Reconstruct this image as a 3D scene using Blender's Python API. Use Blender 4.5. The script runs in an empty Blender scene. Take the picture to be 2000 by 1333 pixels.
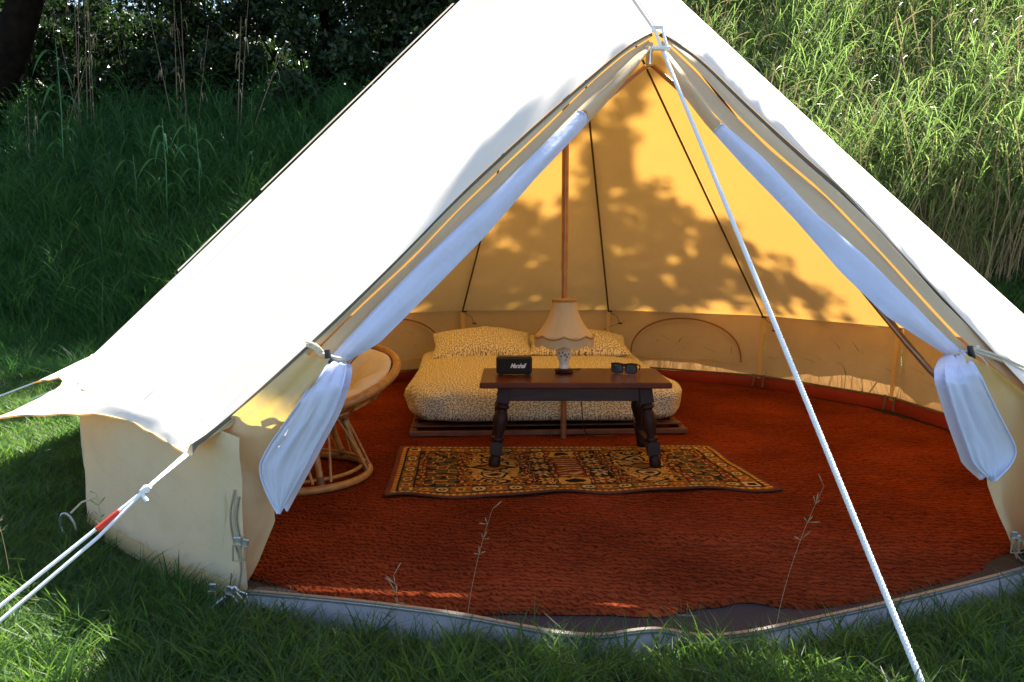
import bpy, math, random
import numpy as np
from mathutils import Vector, Matrix, noise
random.seed(7)
rng = np.random.default_rng(7)
PI = math.pi
SC = bpy.context.scene
COL = SC.collection

# ---------------------------------------------------------------- camera, sky, sun, exposure
SUN_EL, SUN_AZ = math.radians(50.5), math.radians(60)      # azimuth measured from +x towards +y
SUN = Vector((math.cos(SUN_EL)*math.cos(SUN_AZ), math.cos(SUN_EL)*math.sin(SUN_AZ), math.sin(SUN_EL)))
cam = bpy.data.cameras.new('camera')
cam.sensor_width = 36.0
cam.lens = 1573/2000*36.0
cam.clip_end = 1000
camo = bpy.data.objects.new('camera', cam)
COL.objects.link(camo)
th, yaw = 0.114, 0.065
fw = Vector((-math.sin(yaw)*math.cos(th), math.cos(yaw)*math.cos(th), -math.sin(th)))
camo.location = (0, -4.65, 1.12)
camo.rotation_euler = fw.to_track_quat('-Z', 'Y').to_euler()
SC.camera = camo

world = bpy.data.worlds.new('World')
SC.world = world
world.use_nodes = True
wn = world.node_tree
bg = wn.nodes['Background']
sky = wn.nodes.new('ShaderNodeTexSky')
sky.sky_type = 'NISHITA'
sky.sun_disc = False
sky.sun_elevation = SUN_EL
sky.sun_rotation = math.radians(90) - SUN_AZ
wn.links.new(sky.outputs[0], bg.inputs[0])
bg.inputs[1].default_value = 0.065
sl = bpy.data.lights.new('sun', 'SUN')
sl.energy = 5.0
sl.angle = math.radians(0.5)
sl.color = (1.0, 0.95, 0.86)
so = bpy.data.objects.new('sun', sl)
COL.objects.link(so)
so.location = (8, 6, 12)
so.rotation_euler = (-SUN).to_track_quat('-Z', 'Y').to_euler()
SC.view_settings.view_transform = 'Standard'
SC.view_settings.look = 'None'
SC.view_settings.exposure = 2.45
SC.view_settings.gamma = 1.0
SC.view_settings.use_curve_mapping = False
SC.cycles.use_denoising = True
SC.cycles.max_bounces = 10
SC.cycles.transmission_bounces = 8
SC.cycles.transparent_max_bounces = 12

# ---------------------------------------------------------------- helpers
def link(o, parent=None):
    COL.objects.link(o)
    if parent is not None:
        o.parent = parent
    return o

def mesh_np(name, V, F, mat=None, parent=None, smooth=False, uv=None, mats=None, midx=None):
    """V (n,3), F (m,k) arrays with one face size, or a list of faces"""
    me = bpy.data.meshes.new(name)
    V = np.asarray(V, dtype=np.float32)
    if isinstance(F, np.ndarray):
        m, k = F.shape
        me.vertices.add(len(V)); me.vertices.foreach_set('co', V.ravel())
        me.loops.add(m*k); me.loops.foreach_set('vertex_index', F.ravel().astype(np.int32))
        me.polygons.add(m)
        me.polygons.foreach_set('loop_start', np.arange(0, m*k, k, dtype=np.int32))
        me.polygons.foreach_set('loop_total', np.full(m, k, dtype=np.int32))
        me.update(calc_edges=True)
    else:
        me.from_pydata([tuple(map(float, v)) for v in V], [], [tuple(int(i) for i in f) for f in F])
    if smooth:
        me.polygons.foreach_set('use_smooth', np.ones(len(me.polygons), dtype=bool))
    if uv is not None:
        l = me.uv_layers.new(name='UVMap')
        vi = np.empty(len(me.loops), dtype=np.int32); me.loops.foreach_get('vertex_index', vi)
        l.data.foreach_set('uv', np.asarray(uv, dtype=np.float32)[vi].ravel())
    if mats:
        for m_ in mats: me.materials.append(m_)
        if midx is not None:
            me.polygons.foreach_set('material_index', np.asarray(midx, dtype=np.int32))
    elif mat:
        me.materials.append(mat)
    o = bpy.data.objects.new(name, me)
    return link(o, parent)

class MB:
    """collects simple shapes into one mesh"""
    def __init__(s): s.v = []; s.f = []
    def add(s, V, F):
        b = len(s.v)
        s.v += [tuple(map(float, p)) for p in V]
        s.f += [tuple(int(i)+b for i in f) for f in F]
        return s
    def box(s, c, size, rot=0.0, taper=1.0, M=None, bev=0.0):
        x, y, z = [d/2 for d in size]
        if bev > 0:
            b = min(bev, x*.9, y*.9, z*.9)
            pts = []
            for sx in (-1, 1):
                for sy in (-1, 1):
                    for sz in (-1, 1):
                        pts += [(sx*(x-b), sy*(y-b), sz*z), (sx*(x-b), sy*y, sz*(z-b)), (sx*x, sy*(y-b), sz*(z-b))]
            import bmesh
            bm = bmesh.new()
            for p in pts: bm.verts.new(p)
            bmesh.ops.convex_hull(bm, input=bm.verts)
            bm.verts.index_update()
            V = [v.co.copy() for v in bm.verts]; F = [[v.index for v in f.verts] for f in bm.faces]
            bm.free()
        else:
            V = [Vector((sx*x*(taper if sz < 0 else 1), sy*y*(taper if sz < 0 else 1), sz*z)) for sx in (-1, 1) for sy in (-1, 1) for sz in (-1, 1)]
            F = [(0, 1, 3, 2), (4, 6, 7, 5), (0, 4, 5, 1), (2, 3, 7, 6), (0, 2, 6, 4), (1, 5, 7, 3)]
        R = M if M is not None else Matrix.Rotation(rot, 3, 'Z')
        return s.add([R @ Vector(v) + Vector(c) for v in V], F)
    def tube(s, pts, r, n=8, close=False, caps=True):
        P = [Vector(p) for p in pts]
        N = len(P)
        rr = r if hasattr(r, '__len__') else [r]*N
        prev = None; rings = []
        for i, p in enumerate(P):
            if close: t = P[(i+1) % N] - P[i-1]
            else: t = P[min(i+1, N-1)] - P[max(i-1, 0)]
            t.normalize()
            if prev is None:
                a = Vector((0, 0, 1)) if abs(t.z) < .9 else Vector((1, 0, 0))
                u = t.cross(a).normalized()
            else:
                u = (prev - t*prev.dot(t))
                u = u.normalized() if u.length > 1e-6 else t.orthogonal().normalized()
            prev = u; w = t.cross(u)
            rings.append([p + (u*math.cos(2*PI*k/n) + w*math.sin(2*PI*k/n))*rr[i] for k in range(n)])
        V = [q for ring in rings for q in ring]
        F = []
        for i in range(N if close else N-1):
            j = (i+1) % N
            for k in range(n):
                F.append((i*n+k, i*n+(k+1) % n, j*n+(k+1) % n, j*n+k))
        if caps and not close:
            F.append(tuple(range(n-1, -1, -1))); F.append(tuple((N-1)*n+k for k in range(n)))
        return s.add(V, F)
    def lathe(s, prof, c=(0, 0, 0), n=24, M=None, fold=None):
        """prof: list of (r, z); fold(theta, i) -> radius factor"""
        V = []; F = []
        for i, (r, z) in enumerate(prof):
            for k in range(n):
                a = 2*PI*k/n
                q = r*(fold(a, i) if fold else 1)
                p = Vector((q*math.cos(a), q*math.sin(a), z))
                V.append((M @ p if M is not None else p) + Vector(c))
        for i in range(len(prof)-1):
            for k in range(n):
                F.append((i*n+k, i*n+(k+1) % n, (i+1)*n+(k+1) % n, (i+1)*n+k))
        if prof[0][0] > 1e-4: F.append(tuple(range(n-1, -1, -1)))
        if prof[-1][0] > 1e-4: F.append(tuple((len(prof)-1)*n+k for k in range(n)))
        return s.add(V, F)
    def build(s, name, mat, parent=None, smooth=False):
        o = mesh_np(name, s.v, s.f, mat, parent, False)
        if smooth:
            me = o.data
            me.polygons.foreach_set('use_smooth', np.ones(len(me.polygons), dtype=bool))
            try: me.set_sharp_from_angle(angle=math.radians(48))
            except Exception: pass
        return o

def thing(name, label, cat, loc=(0, 0, 0), rotz=0, group=None):
    o = bpy.data.objects.new(name, None)
    o.location = loc; o.rotation_euler = (0, 0, rotz); o.empty_display_size = .1
    link(o); return tag(o, label, cat, group)

def tag(o, label=None, cat=None, group=None, kind=None):
    if label: o['label'] = label
    if cat: o['category'] = cat
    if group: o['group'] = group
    if kind: o['kind'] = kind
    return o

def structure(o):
    o['kind'] = 'structure'; return o

def at_world(o):
    """children built in world coordinates under a thing that stands elsewhere"""
    for ch in o.children:
        ch.matrix_parent_inverse = o.matrix_world.inverted() if False else (Matrix.Translation(o.location) @ Matrix.Rotation(o.rotation_euler[2], 4, 'Z')).inverted()
    return o

def resample(pts, n):
    P = np.array(pts, float)
    d = np.r_[0, np.cumsum(np.linalg.norm(np.diff(P, axis=0), axis=1))]
    s = np.linspace(0, d[-1], n)
    return np.stack([np.interp(s, d, P[:, k]) for k in range(3)], 1)

def smoothpath(pts, n, it=2):
    P = np.array(pts, float)
    for _ in range(it):
        Q = [P[0]]
        for a, b in zip(P[:-1], P[1:]):
            Q += [a*.75+b*.25, a*.25+b*.75]
        Q.append(P[-1]); P = np.array(Q)
    return resample(P, n)

def loft(name, rails, mat, parent, nu=60, nv=10, bulge=0.0, wr=0.0, wf=9.0, thick=0.0, flip=False, side=None, sm=1):
    """surface across rails (each a polyline); bulge pushes the middle out along the normal, wr adds folds running along the length"""
    R = [smoothpath(r, nu, sm) for r in rails]
    rows = []
    K = len(R)-1
    vs = np.linspace(0, K, nv*K+1)
    for v in vs:
        k = min(int(v), K-1); t = v-k
        rows.append(R[k]*(1-t)+R[k+1]*t)
    A = np.array(rows)                                   # (nv, nu, 3)
    du = np.gradient(A, axis=1); dv = np.gradient(A, axis=0)
    N = np.cross(du, dv); N /= np.maximum(np.linalg.norm(N, axis=2, keepdims=True), 1e-9)
    if flip: N = -N
    tt = np.linspace(0, 1, len(vs))[:, None]; uu = np.linspace(0, 1, nu)[None, :]
    off = bulge*np.sin(PI*tt)*np.ones_like(uu)
    wid = np.linalg.norm(A[-1]-A[0], axis=1); wid = np.clip(wid/(np.median(wid)+1e-6), 0, 1.15)[None, :]
    if wr:
        ph = np.array([[noise.noise(Vector((float(u)*2.3, float(t)*wf, 3.1))) + .5*noise.noise(Vector((float(u)*4, float(t)*wf*2.1, 7.7))) for u in uu[0]] for t in tt[:, 0]])
        off = off + wr*ph*np.minimum(1, np.sin(PI*tt)*2+.2)
    off = off*wid
    A = A + N*off[..., None]
    nv_, nu_ = A.shape[:2]
    V = A.reshape(-1, 3)
    i = np.arange(nv_-1)[:, None]*nu_ + np.arange(nu_-1)[None, :]
    F = np.stack([i, i+1, i+nu_+1, i+nu_], -1).reshape(-1, 4)
    uv = np.stack([np.repeat(np.arange(nv_)/nv_, nu_), np.tile(np.arange(nu_)/nu_, nv_)], 1)
    o = mesh_np(name, V, F, mat, parent, True, uv=uv)
    return o, A

# ---------------------------------------------------------------- materials
def nodes_of(m):
    m.use_nodes = True
    nt = m.node_tree
    return nt, nt.nodes, nt.links

def mat(name, col, rough=.6, var=.12, scale=30., metal=0., bump=0., bscale=200., col2=None, coord='Object', spec=.4, sheen=0., detail=4., trans=None, coat=0.):
    m = bpy.data.materials.new(name)
    nt, n, l = nodes_of(m)
    b = n['Principled BSDF']
    b.inputs['Roughness'].default_value = rough
    b.inputs['Metallic'].default_value = metal
    b.inputs['Specular IOR Level'].default_value = spec
    b.inputs['Sheen Weight'].default_value = sheen
    b.inputs['Coat Weight'].default_value = coat
    tc = n.new('ShaderNodeTexCoord')
    ns = n.new('ShaderNodeTexNoise'); ns.inputs['Scale'].default_value = scale; ns.inputs['Detail'].default_value = detail
    l.new(tc.outputs[coord], ns.inputs['Vector'])
    mx = n.new('ShaderNodeMix'); mx.data_type = 'RGBA'
    c2 = col2 if col2 else tuple(max(0, c*(1-2*var)) for c in col)
    mx.inputs['A'].default_value = (*c2, 1); mx.inputs['B'].default_value = (*col, 1)
    rp = n.new('ShaderNodeMapRange'); rp.inputs['From Min'].default_value = .3; rp.inputs['From Max'].default_value = .7
    l.new(ns.outputs['Fac'], rp.inputs['Value']); l.new(rp.outputs[0], mx.inputs['Factor'])
    l.new(mx.outputs['Result'], b.inputs['Base Color'])
    if bump:
        n2 = n.new('ShaderNodeTexNoise'); n2.inputs['Scale'].default_value = bscale; n2.inputs['Detail'].default_value = 3
        l.new(tc.outputs[coord], n2.inputs['Vector'])
        bp = n.new('ShaderNodeBump'); bp.inputs['Strength'].default_value = bump; bp.inputs['Distance'].default_value = .01
        l.new(n2.outputs['Fac'], bp.inputs['Height']); l.new(bp.outputs[0], b.inputs['Normal'])
    if trans:                                            # thin cloth or leaf: some light comes through
        t = n.new('ShaderNodeBsdfTranslucent'); t.inputs['Color'].default_value = (*trans[0], 1)
        ms = n.new('ShaderNodeMixShader'); ms.inputs[0].default_value = trans[1]
        out = n['Material Output']
        l.new(b.outputs[0], ms.inputs[1]); l.new(t.outputs[0], ms.inputs[2]); l.new(ms.outputs[0], out.inputs['Surface'])
    return m

def cloth(name, col, tcol, tfac, weave=900., wst=.15, wrinkle=.25, wscale=5., mud=False):
    m = mat(name, col, .85, .04, 6., spec=.15, trans=(tcol, tfac))
    nt, n, l = nodes_of(m)
    tc = n.new('ShaderNodeTexCoord')
    w = n.new('ShaderNodeTexNoise'); w.inputs['Scale'].default_value = wscale; w.inputs['Detail'].default_value = 5; w.inputs['Distortion'].default_value = .6
    v = n.new('ShaderNodeTexNoise'); v.inputs['Scale'].default_value = weave
    l.new(tc.outputs['Object'], w.inputs['Vector']); l.new(tc.outputs['Object'], v.inputs['Vector'])
    b1 = n.new('ShaderNodeBump'); b1.inputs['Strength'].default_value = wrinkle; b1.inputs['Distance'].default_value = .03
    b2 = n.new('ShaderNodeBump'); b2.inputs['Strength'].default_value = wst; b2.inputs['Distance'].default_value = .001
    l.new(w.outputs['Fac'], b1.inputs['Height']); l.new(v.outputs['Fac'], b2.inputs['Height'])
    l.new(b1.outputs[0], b2.inputs['Normal'])
    for q in list(n):
        if q.type in ('BSDF_PRINCIPLED', 'BSDF_TRANSLUCENT'): l.new(b2.outputs[0], q.inputs['Normal'])
    if mud:                                              # soil splashed up by rain, and a few water marks
        b = n['Principled BSDF']; src = b.inputs['Base Color'].links[0].from_socket
        g = n.new('ShaderNodeNewGeometry'); sx = n.new('ShaderNodeSeparateXYZ'); l.new(g.outputs['Position'], sx.inputs[0])
        k = n.new('ShaderNodeTexNoise'); k.inputs['Scale'].default_value = 16; k.inputs['Detail'].default_value = 8; l.new(g.outputs['Position'], k.inputs['Vector'])
        mr = n.new('ShaderNodeMapRange'); mr.inputs['From Min'].default_value = .16; mr.inputs['From Max'].default_value = .0; mr.inputs['To Min'].default_value = -.35; mr.inputs['To Max'].default_value = .35; l.new(sx.outputs['Z'], mr.inputs['Value'])
        ad = n.new('ShaderNodeMath'); ad.operation = 'ADD'; l.new(mr.outputs[0], ad.inputs[0]); l.new(k.outputs['Fac'], ad.inputs[1])
        m2 = n.new('ShaderNodeMapRange'); m2.inputs['From Min'].default_value = .48; m2.inputs['From Max'].default_value = .95; m2.inputs['To Max'].default_value = .8; l.new(ad.outputs[0], m2.inputs['Value'])
        mm = n.new('ShaderNodeMix'); mm.data_type = 'RGBA'; l.new(src, mm.inputs['A']); mm.inputs['B'].default_value = (.16, .13, .08, 1); l.new(m2.outputs[0], mm.inputs['Factor'])
        l.new(mm.outputs['Result'], b.inputs['Base Color'])
    return m

M = {}
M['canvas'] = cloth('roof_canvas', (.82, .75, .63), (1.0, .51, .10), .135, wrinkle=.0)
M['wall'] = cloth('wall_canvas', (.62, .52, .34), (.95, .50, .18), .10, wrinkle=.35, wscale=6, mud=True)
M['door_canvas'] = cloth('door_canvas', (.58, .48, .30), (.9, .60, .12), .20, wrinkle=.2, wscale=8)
M['mesh_white'] = cloth('white_mesh', (.66, .71, .86), (.7, .78, .95), .22, weave=1500, wst=.3, wrinkle=.5, wscale=7)
M['hem'] = mat('dark_hem', (.16, .14, .10), .8, .1, 40)
M['seam'] = mat('brown_seam_tape', (.10, .05, .02), .8, .1, 60)
M['zip_brown'] = mat('window_zip_tape', (.30, .15, .08), .7, .1, 90)
M['webbing'] = mat('webbing', (.80, .62, .30), .8, .05, 80, bump=.3, bscale=700, trans=((.95, .6, .16), .3))
M['pvc'] = mat('grey_groundsheet', (.38, .335, .33), .42, .16, 7, bump=.5, bscale=9, spec=.3)
M['pvc_in'] = mat('groundsheet_inner', (.018, .014, .020), .8, .1, 12, bump=.3, bscale=12)
M['pvc_red'] = mat('tray_wall', (.15, .04, .025), .5, .15, 14, bump=.3, bscale=15, trans=((.9, .10, .03), .35))
M['zip'] = mat('zip_metal', (.42, .40, .36), .35, .1, 200, metal=.6)
M['steel'] = mat('steel', (.65, .65, .66), .3, .1, 60, metal=.9)
M['brass'] = mat('pale_brass', (.60, .56, .38), .35, .1, 100, metal=.7)
M['rope'] = mat('white_rope', (.90, .90, .88), .8, .06, 150, bump=.3, bscale=600)
M['red'] = mat('red_runner', (.75, .07, .04), .5, .1, 60)
M['black'] = mat('black_plastic', (.015, .015, .017), .4, .2, 80, spec=.5)
M['tie'] = mat('beige_tie', (.62, .55, .42), .85, .08, 90, bump=.3, bscale=500)
M['wood_pole'] = mat('copper_pole', (.42, .22, .12), .32, .15, 12, metal=.55, spec=.5)
M['dark_wood'] = mat('dark_turned_wood', (.035, .010, .008), .5, .25, 18, bump=.12, bscale=60, spec=.25)
M['top_wood'] = mat('mahogany_top', (.14, .032, .018), .24, .22, 9, bump=.03, bscale=40, coat=.35)
M['bed_wood'] = mat('bed_wood', (.20, .075, .045), .5, .2, 14, bump=.1, bscale=60)
M['rattan'] = mat('rattan', (.55, .25, .07), .38, .22, 26, bump=.15, bscale=90, coat=.15)
M['rattan_wrap'] = mat('rattan_binding', (.20, .085, .035), .5, .2, 60, bump=.2, bscale=300)
M['cushion'] = mat('cream_cushion', (.84, .72, .52), .9, .06, 10, bump=.25, bscale=40, sheen=.1)
M['shade'] = mat('cream_lampshade', (.84, .70, .44), .8, .05, 60, bump=.1, bscale=300, trans=((.95, .75, .4), .35))
M['braid'] = mat('gold_braid', (.52, .26, .07), .7, .15, 200, bump=.3, bscale=500)
M['china'] = mat('white_china', (.80, .74, .66), .18, .04, 20, spec=.6)
M['flower'] = mat('painted_flower', (.38, .05, .05), .3, .3, 90)
M['leafpaint'] = mat('painted_leaf', (.10, .14, .09), .3, .3, 90)
M['lens'] = mat('dark_lens', (.012, .012, .014), .08, .1, 10, spec=.7)
M['grille'] = mat('speaker_grille', (.02, .02, .02), .75, .4, 500, bump=.5, bscale=900)
M['logo'] = mat('white_lettering', (.85, .82, .75), .4, .02, 50)
M['bark'] = mat('dark_bark', (.014, .011, .009), .95, .3, 9, bump=.8, bscale=25, spec=.05)
M['cane'] = mat('dry_cane', (.20, .15, .10), .7, .2, 9)
M['white_fl'] = mat('white_petals', (.8, .82, .7), .7, .1, 90)

def leaf_mat(name, c1, c2, tr, fac=.35, rough=.45, scale=3., dry=0.):
    m = bpy.data.materials.new(name)
    nt, n, l = nodes_of(m)
    b = n['Principled BSDF']; b.inputs['Roughness'].default_value = rough; b.inputs['Specular IOR Level'].default_value = .22
    tc = n.new('ShaderNodeTexCoord'); geo = n.new('ShaderNodeNewGeometry')
    ns = n.new('ShaderNodeTexNoise'); ns.inputs['Scale'].default_value = scale; ns.inputs['Detail'].default_value = 3
    l.new(geo.outputs['Position'], ns.inputs['Vector'])
    ad = n.new('ShaderNodeMath'); ad.operation = 'ADD'
    oi = n.new('ShaderNodeObjectInfo')
    l.new(geo.outputs['Random Per Island'], ad.inputs[0]); l.new(ns.outputs['Fac'], ad.inputs[1])
    mr = n.new('ShaderNodeMapRange'); mr.inputs['From Min'].default_value = .4; mr.inputs['From Max'].default_value = 1.4
    l.new(ad.outputs[0], mr.inputs['Value'])
    mx = n.new('ShaderNodeMix'); mx.data_type = 'RGBA'
    mx.inputs['A'].default_value = (*c1, 1); mx.inputs['B'].default_value = (*c2, 1)
    l.new(mr.outputs[0], mx.inputs['Factor'])
    gt = n.new('ShaderNodeMath'); gt.operation = 'GREATER_THAN'; gt.inputs[1].default_value = 1-dry; l.new(geo.outputs['Random Per Island'], gt.inputs[0])
    md = n.new('ShaderNodeMix'); md.data_type = 'RGBA'; md.inputs['B'].default_value = (.26, .20, .09, 1)
    l.new(gt.outputs[0], md.inputs['Factor']); l.new(mx.outputs['Result'], md.inputs['A']); l.new(md.outputs['Result'], b.inputs['Base Color'])
    t = n.new('ShaderNodeBsdfTranslucent'); t.inputs['Color'].default_value = (*tr, 1)
    ms = n.new('ShaderNodeMixShader'); ms.inputs[0].default_value = fac
    l.new(b.outputs[0], ms.inputs[1]); l.new(t.outputs[0], ms.inputs[2]); l.new(ms.outputs[0], n['Material Output'].inputs['Surface'])
    return m
M['grass'] = leaf_mat('grass_blades', (.005, .024, .011), (.033, .072, .017), (.19, .36, .05), dry=.05)
M['tall_grass'] = leaf_mat('tall_grass_blades', (.010, .055, .020), (.045, .115, .028), (.09, .24, .04), dry=.03)
M['reed'] = leaf_mat('reed_leaves', (.05, .10, .03), (.21, .24, .09), (.24, .38, .09), scale=1.2, rough=.95, fac=.38)
M['straw'] = leaf_mat('reed_straw', (.20, .15, .08), (.38, .30, .18), (.4, .34, .15), fac=.2)
M['weed'] = leaf_mat('weed_leaves', (.012, .05, .02), (.05, .12, .04), (.10, .26, .05))
M['leaf_dark'] = leaf_mat('dark_leaves', (.006, .014, .008), (.022, .042, .016), (.05, .11, .02), fac=.15, rough=.35)
M['leaf_mid'] = leaf_mat('green_leaves', (.03, .07, .02), (.08, .14, .03), (.12, .26, .04), fac=.3)
M['cane_leaf'] = leaf_mat('cane_leaves', (.05, .15, .08), (.09, .22, .10), (.10, .25, .08), fac=.3)

def ground_mat():
    m = mat('soil_and_moss', (.045, .055, .022), .95, .3, 5, col2=(.028, .022, .014), bump=.6, bscale=14, coord='Object')
    return m

def carpet_mat():
    m = bpy.data.materials.new('red_coir_carpet')
    nt, n, l = nodes_of(m)
    b = n['Principled BSDF']; b.inputs['Roughness'].default_value = 1.0; b.inputs['Specular IOR Level'].default_value = .0
    tc = n.new('ShaderNodeTexCoord')
    mp = n.new('ShaderNodeMapping'); mp.inputs['Rotation'].default_value = (0, 0, math.radians(4))
    l.new(tc.outputs['Object'], mp.inputs['Vector'])
    wob = n.new('ShaderNodeTexNoise'); wob.inputs['Scale'].default_value = 7; wob.inputs['Detail'].default_value = 3
    l.new(mp.outputs[0], wob.inputs['Vector'])
    ma = n.new('ShaderNodeVectorMath'); ma.operation = 'MULTIPLY_ADD'; ma.inputs[1].default_value = (.07, .09, 0)
    l.new(wob.outputs['Color'], ma.inputs[0]); l.new(mp.outputs[0], ma.inputs[2])
    w = n.new('ShaderNodeTexWave'); w.bands_direction = 'Y'; w.inputs['Scale'].default_value = 9; w.inputs['Distortion'].default_value = 6.0
    w.inputs['Detail'].default_value = 2; w.inputs['Detail Scale'].default_value = 3.5
    l.new(ma.outputs[0], w.inputs['Vector'])
    w2 = n.new('ShaderNodeTexWave'); w2.bands_direction = 'DIAGONAL'; w2.inputs['Scale'].default_value = 24; w2.inputs['Distortion'].default_value = 6
    l.new(ma.outputs[0], w2.inputs['Vector'])
    ns = n.new('ShaderNodeTexNoise'); ns.inputs['Scale'].default_value = 85; ns.inputs['Detail'].default_value = 5
    l.new(tc.outputs['Object'], ns.inputs['Vector'])
    a1 = n.new('ShaderNodeMath'); a1.operation = 'MULTIPLY_ADD'; a1.inputs[1].default_value = .6; l.new(w.outputs['Fac'], a1.inputs[0]); 
    a2 = n.new('ShaderNodeMath'); a2.operation = 'MULTIPLY'; a2.inputs[1].default_value = .35; l.new(w2.outputs['Fac'], a2.inputs[0]); l.new(a2.outputs[0], a1.inputs[2])
    a3 = n.new('ShaderNodeMath'); a3.operation = 'MULTIPLY_ADD'; a3.inputs[1].default_value = .7; l.new(ns.outputs['Fac'], a3.inputs[0]); l.new(a1.outputs[0], a3.inputs[2])
    bp = n.new('ShaderNodeBump'); bp.inputs['Strength'].default_value = .9; bp.inputs['Distance'].default_value = .009
    l.new(a3.outputs[0], bp.inputs['Height']); l.new(bp.outputs[0], b.inputs['Normal'])
    cr = n.new('ShaderNodeValToRGB')
    cr.color_ramp.elements[0].position = .25; cr.color_ramp.elements[0].color = (.06, .010, .005, 1)
    cr.color_ramp.elements[1].position = 1.1 if False else 1.0; cr.color_ramp.elements[1].color = (.22, .043, .014, 1)
    l.new(a3.outputs[0], cr.inputs[0]); 
    big = n.new('ShaderNodeTexNoise'); big.inputs['Scale'].default_value = 1.6; big.inputs['Detail'].default_value = 4
    l.new(tc.outputs['Object'], big.inputs['Vector'])
    mr = n.new('ShaderNodeMapRange'); mr.inputs['From Min'].default_value = .3; mr.inputs['From Max'].default_value = .7; mr.inputs['To Min'].default_value = .60; mr.inputs['To Max'].default_value = 1.25; l.new(big.outputs['Fac'], mr.inputs['Value'])
    mv = n.new('ShaderNodeVectorMath'); mv.operation = 'SCALE'; l.new(cr.outputs[0], mv.inputs[0]); l.new(mr.outputs[0], mv.inputs['Scale'])
    l.new(mv.outputs[0], b.inputs['Base Color'])
    return m

def sprig_mat():
    """cream cotton printed with small dark leaves, laid out in the mesh's own uv (metres)"""
    m = bpy.data.materials.new('leaf_print_cotton')
    nt, n, l = nodes_of(m)
    b = n['Principled BSDF']; b.inputs['Roughness'].default_value = .9; b.inputs['Specular IOR Level'].default_value = .15
    uv = n.new('ShaderNodeUVMap')
    def layer(scale, off):
        mp = n.new('ShaderNodeMapping'); mp.inputs['Location'].default_value = (off, off*.7, 0)
        l.new(uv.outputs[0], mp.inputs['Vector'])
        v = n.new('ShaderNodeTexVoronoi'); v.voronoi_dimensions = '2D'; v.inputs['Scale'].default_value = scale; v.inputs['Randomness'].default_value = .75
        l.new(mp.outputs[0], v.inputs['Vector'])
        d = n.new('ShaderNodeVectorMath'); d.operation = 'SUBTRACT'
        l.new(mp.outputs[0], d.inputs[0]); l.new(v.outputs['Position'], d.inputs[1])
        sp = n.new('ShaderNodeSeparateColor'); l.new(v.outputs['Color'], sp.inputs[0])
        an = n.new('ShaderNodeMath'); an.operation = 'MULTIPLY'; an.inputs[1].default_value = 6.283; l.new(sp.outputs[0], an.inputs[0])
        vr = n.new('ShaderNodeVectorRotate'); vr.rotation_type = 'Z_AXIS'; l.new(d.outputs[0], vr.inputs['Vector']); l.new(an.outputs[0], vr.inputs['Angle'])
        sx = n.new('ShaderNodeVectorMath'); sx.operation = 'MULTIPLY'; sx.inputs[1].default_value = (scale*2.1, scale*8.5, 0); l.new(vr.outputs[0], sx.inputs[0])
        ln = n.new('ShaderNodeVectorMath'); ln.operation = 'LENGTH'; l.new(sx.outputs[0], ln.inputs[0])
        lt = n.new('ShaderNodeMath'); lt.operation = 'LESS_THAN'; lt.inputs[1].default_value = .95; l.new(ln.outputs['Value'], lt.inputs[0])
        return lt
    a = layer(58, 0.0); c = layer(52, 3.3)
    mxm = n.new('ShaderNodeMath'); mxm.operation = 'MAXIMUM'; l.new(a.outputs[0], mxm.inputs[0]); l.new(c.outputs[0], mxm.inputs[1])
    mx = n.new('ShaderNodeMix'); mx.data_type = 'RGBA'
    mx.inputs['A'].default_value = (.78, .71, .53, 1); mx.inputs['B'].default_value = (.14, .12, .075, 1)
    l.new(mxm.outputs[0], mx.inputs['Factor']); l.new(mx.outputs['Result'], b.inputs['Base Color'])
    ns = n.new('ShaderNodeTexNoise'); ns.inputs['Scale'].default_value = 9; ns.inputs['Detail'].default_value = 4
    tc = n.new('ShaderNodeTexCoord'); l.new(tc.outputs['Object'], ns.inputs['Vector'])
    bp = n.new('ShaderNodeBump'); bp.inputs['Strength'].default_value = .35; bp.inputs['Distance'].default_value = .03
    l.new(ns.outputs['Fac'], bp.inputs['Height']); l.new(bp.outputs[0], b.inputs['Normal'])
    return m

def wood_grain(name, c1, c2, rough, coat):
    m = mat(name, c1, rough, .2, 5, coat=coat)
    nt, n, l = nodes_of(m)
    b = n['Principled BSDF']
    tc = n.new('ShaderNodeTexCoord'); mp = n.new('ShaderNodeMapping'); mp.inputs['Scale'].default_value = (1.2, 14, 14)
    l.new(tc.outputs['Object'], mp.inputs['Vector'])
    ns = n.new('ShaderNodeTexNoise'); ns.inputs['Scale'].default_value = 4; ns.inputs['Detail'].default_value = 6; ns.inputs['Distortion'].default_value = .8
    l.new(mp.outputs[0], ns.inputs['Vector'])
    mx = n.new('ShaderNodeMix'); mx.data_type = 'RGBA'; mx.inputs['A'].default_value = (*c2, 1); mx.inputs['B'].default_value = (*c1, 1)
    mr = n.new('ShaderNodeMapRange'); mr.inputs['From Min'].default_value = .35; mr.inputs['From Max'].default_value = .65
    l.new(ns.outputs['Fac'], mr.inputs['Value']); l.new(mr.outputs[0], mx.inputs['Factor']); l.new(mx.outputs['Result'], b.inputs['Base Color'])
    bp = n.new('ShaderNodeBump'); bp.inputs['Strength'].default_value = .15; bp.inputs['Distance'].default_value = .002
    l.new(ns.outputs['Fac'], bp.inputs['Height']); l.new(bp.outputs[0], b.inputs['Normal'])
    return m
M['soil'] = ground_mat(); M['carpet'] = carpet_mat(); M['sprig'] = sprig_mat()
M['apron_wood'] = wood_grain('apron_wood', (.060, .022, .022), (.022, .008, .010), .45, .0)
M['slab_wood'] = wood_grain('slab_wood', (.13, .020, .010), (.075, .012, .006), .30, .12)

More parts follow.
